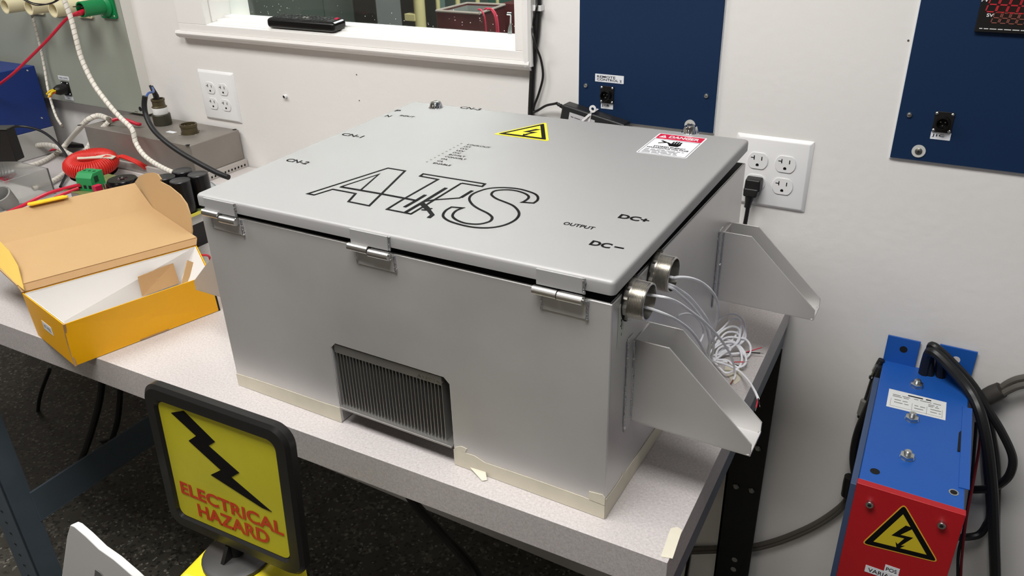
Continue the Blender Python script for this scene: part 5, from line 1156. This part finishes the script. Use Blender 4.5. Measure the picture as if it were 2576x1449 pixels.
loops_ = [
    [(440, 560), (480, 490), (560, 430), (640, 420), (710, 460), (738, 530), (730, 610), (690, 690), (600, 750), (500, 800), (430, 850)],
    [(450, 620), (520, 560), (600, 480), (660, 460), (700, 510), (690, 620), (640, 720), (540, 800), (440, 860)],
    [(430, 700), (500, 600), (600, 540), (680, 560), (690, 640), (660, 700), (560, 780), (440, 870)],
    [(440, 690), (540, 660), (640, 690), (720, 760), (750, 840), (740, 900), (680, 930), (620, 900), (560, 860), (450, 860)],
    [(450, 730), (530, 660), (600, 640), (690, 650), (745, 660), (790, 720), (790, 790), (750, 830), (700, 760), (640, 700), (520, 740)],
    [(430, 760), (520, 700), (620, 690), (690, 760), (710, 850), (690, 920), (640, 960), (560, 985), (500, 940), (440, 870)],
    [(440, 820), (540, 740), (640, 640), (700, 540), (730, 560), (745, 640), (700, 700), (600, 740), (480, 800)],
    [(400, 800), (470, 700), (560, 600), (660, 600), (690, 660), (620, 740), (500, 800), (620, 800), (745, 787)],
    [(420, 820), (520, 800), (600, 760), (560, 720), (480, 760), (470, 850), (575, 880)],
]
names_ = ['outermost loop of thin white wire in the coil on the bench', 'tall inner loop of thin white wire in the coil on the bench', 'middle loop of thin white wire in the coil on the bench', 'low right loop of thin white wire in the coil on the bench', 'small far right loop of thin white wire in the coil', 'lowest loop of thin white wire nearest the masking tape', 'twisting loop of thin white wire at the top of the coil', 'white wire ending in stripped red and black conductors, far right', 'white wire ending in stripped red and black conductors, inside the coil']
for k, (lp, nm) in enumerate(zip(loops_, names_)):
    pts = []
    for i, (a, b) in enumerate(lp):
        h = max(.004, .055*(1-(b-420)/420)) if b < 840 else .004+.002*(k % 4)
        pts.append((a, b, Z(h+.002*(k % 3))))
    sw(pts, nm, r=.0017, ends=RBk if k >= 7 else None)

# ================================================================== ROOM BEYOND THE WINDOW
def yy(px, py, y): return ray(px, py, y=y)
def board(px0, px1, y, th, col, label, name, cat, rough=.6):
    a, b = yy(px0, 20, y), yy(px1, 20, y); mb = MB(); mb.box(a.x, b.x, y, y+th, -.9, .9)
    return solo(name, mb, mat('m_'+name+str(px0), col, rough, var=.05, vscale=3), label, cat)
board(560, 814, 2.30, .05, rgb(118, 130, 125), 'grey-green partition panel seen through the left of the window', 'partition_panel', 'panel')
board(816, 889, 2.30, .05, rgb(130, 140, 137), 'grey-green partition panel beside the dark cupboard beyond the window', 'partition_panel', 'panel')
board(890, 946, 2.10, .20, rgb(50, 46, 44), 'dark brown cupboard beyond the window', 'cupboard', 'cupboard')
board(947, 1008, 2.10, .20, rgb(140, 143, 144), 'mid grey steel cabinet beyond the window', 'steel_cabinet', 'cabinet')
board(1009, 1040, 2.10, .20, rgb(44, 40, 38), 'narrow dark cabinet beyond the window behind the cream post', 'narrow_cabinet', 'cabinet')
board(1066, 1120, 2.32, .04, rgb(116, 138, 133), 'green-grey partition panel behind the dark red trough', 'partition_panel', 'panel')
board(1121, 1230, 2.32, .04, rgb(66, 78, 73), 'dark green board behind the dark red trough', 'dark_board', 'board')
board(1231, 1330, 2.32, .04, rgb(44, 82, 70), 'deep green board at the right of the window view', 'green_board', 'board')
M_post = mat('cream_post', rgb(176, 165, 120), .5)
for k, (px, w_, y, lb) in enumerate(((1055, .026, 1.75, 'thick cream steel post with side bracket beyond the window'), (1102, .008, 1.9, 'first thin cream post behind the dark red trough'), (1152, .009, 1.9, 'second thin cream post behind the dark red trough'), (1202, .008, 1.9, 'third thin cream post behind the dark red trough'), (1252, .006, 1.9, 'rightmost thin cream post behind the dark red trough'))):
    c = yy(px, 10, y); t = thing('support_post', V(c.x, c.y, -.9), lb, 'post', 'cream posts beyond the window')
    mb = MB(); mb.cyl((c.x, c.y, -.9), (c.x, c.y, .9), w_ if k == 0 else w_*1.3, n=16); make('column', mb, M_post, t)
    if k == 0: a, b = yy(1024, 33, 1.74), yy(1046, 52, 1.74); mb = MB(); mb.box(a.x, c.x-.01, 1.72, 1.76, b.z, a.z); make('bracket', mb, M_post, t, bev=.002)
# dark red trough
RZ = .2
q = [ray(1098, 27, z=RZ), ray(1206, 34, z=RZ), ray(1270, 12, z=RZ), ray(1175, 8, z=RZ)]
M_mar = mat('maroon_paint', rgb(78, 36, 38), .35, var=.2, vscale=12)
tg = thing('trough', (q[0]+q[2])/2+V(0, 0, -RZ-.9+RZ*0), 'dark red open-topped trough with a bare metal rim beyond the window', 'trough')
cq = sum(q, V(0, 0, 0))/4
mb = MB()
for i in range(4):
    a, b = q[i], q[(i+1) % 4]; ai, bi = a.lerp(cq, .05), b.lerp(cq, .05)
    mb.slab([a-Z_*1.1, b-Z_*1.1, bi-Z_*1.1, ai-Z_*1.1], [a, b, bi, ai])
mb.slab([p-Z_*.16 for p in q], [p-Z_*.15 for p in q]); make('body', mb, M_mar, tg)
mb = MB()
for i in range(4): mb.tube([q[i], q[(i+1) % 4]], .0055, 8)
make('rim', mb, mat('bare_rim', rgb(170, 158, 150), .4, .4), tg)
mb = MB(); 
for i in range(4):
    a, b = q[i].lerp(cq, .055), q[(i+1) % 4].lerp(cq, .055); mb.slab([a-Z_*.14, b-Z_*.14, b.lerp(cq, .02)-Z_*.14, a.lerp(cq, .02)-Z_*.14], [a-Z_*.008, b-Z_*.008, b.lerp(cq, .02)-Z_*.008, a.lerp(cq, .02)-Z_*.008])
make('inner_lining', mb, mat('grey_lining', rgb(126, 130, 126), .45), tg)
a, b = ray(1225, 30, y=1.70), ray(1310, 4, y=1.70)
mb = MB(); mb.box(ray(1262, 30, y=1.85).x, ray(1330, 30, y=1.85).x, 1.85, 2.05, -.9, ray(1275, 8, y=1.85).z); solo('red_machine', mb, M_mar, 'dark red machine behind the trough at the right of the window', 'machine', bev=.004)
M_pink = mat('pink_red_hose', rgb(180, 50, 72), .4)
for k, pts in enumerate((((1203, 24), (1210, 25), (1218, 38), (1222, 60), (1224, 88), (1226, 130)), ((1218, 24), (1228, 21), (1240, 30), (1247, 50), (1250, 85), (1252, 130)), ((1226, 24), (1236, 22), (1246, 32), (1252, 52), (1255, 85), (1257, 130)))):
    mb = MB(); mb.tube(smooth([yy(a, b, 1.50-.01*k) for a, b in pts], 6), .0035, 8); solo('red_hose', mb, M_pink, ['left of three pink-red hoses over the trough rim', 'middle of three pink-red hoses over the trough rim', 'right of three pink-red hoses over the trough rim'][k], 'hose', 'pink-red hoses over the trough rim')
tb_ = yy(1284, 88, .095)
tl_ = thing('hand_tool', V(tb_.x, .095, WZ0), 'silver-grey hand tool standing behind the window glass', 'tool')
zs = .3985
mb = MB(); mb.tube([V(tb_.x-.001, .095, zs), V(tb_.x, .095, zs+.008), V(tb_.x+.001, .095, zs+.016), V(tb_.x+.002, .095, zs+.024)], .0042, 12, [1, 1.1, .9, .45]); make('handle', mb, mat('tool_grey', rgb(150, 152, 152), .35, .6), tl_)
mb = MB(); mb.tube([V(tb_.x+.002, .095, zs+.024), V(tb_.x+.003, .095, zs+.040)], .0016, 8); mb.tube([V(tb_.x-.005, .095, zs+.042), V(tb_.x+.005, .095, zs+.042)], .0032, 8); make('shaft', mb, M_chrome, tl_)
# paint specks on the glass
mb = MB(); rnd = random.Random(5)
for _ in range(60):
    x = rnd.choice([rnd.uniform(-1.12, -.95), rnd.uniform(-.6, -.36), rnd.uniform(-1.1, -.36)]); z = .412+abs(rnd.gauss(0, .018)); r_ = rnd.uniform(.0004, .0011)
    mb.ring([(r_, 0), (r_*.6, .0003)], V(x, .0578, z), NY, 6)
o = make('paint_specks', mb, M_white, win); o['kind'] = 'stuff'
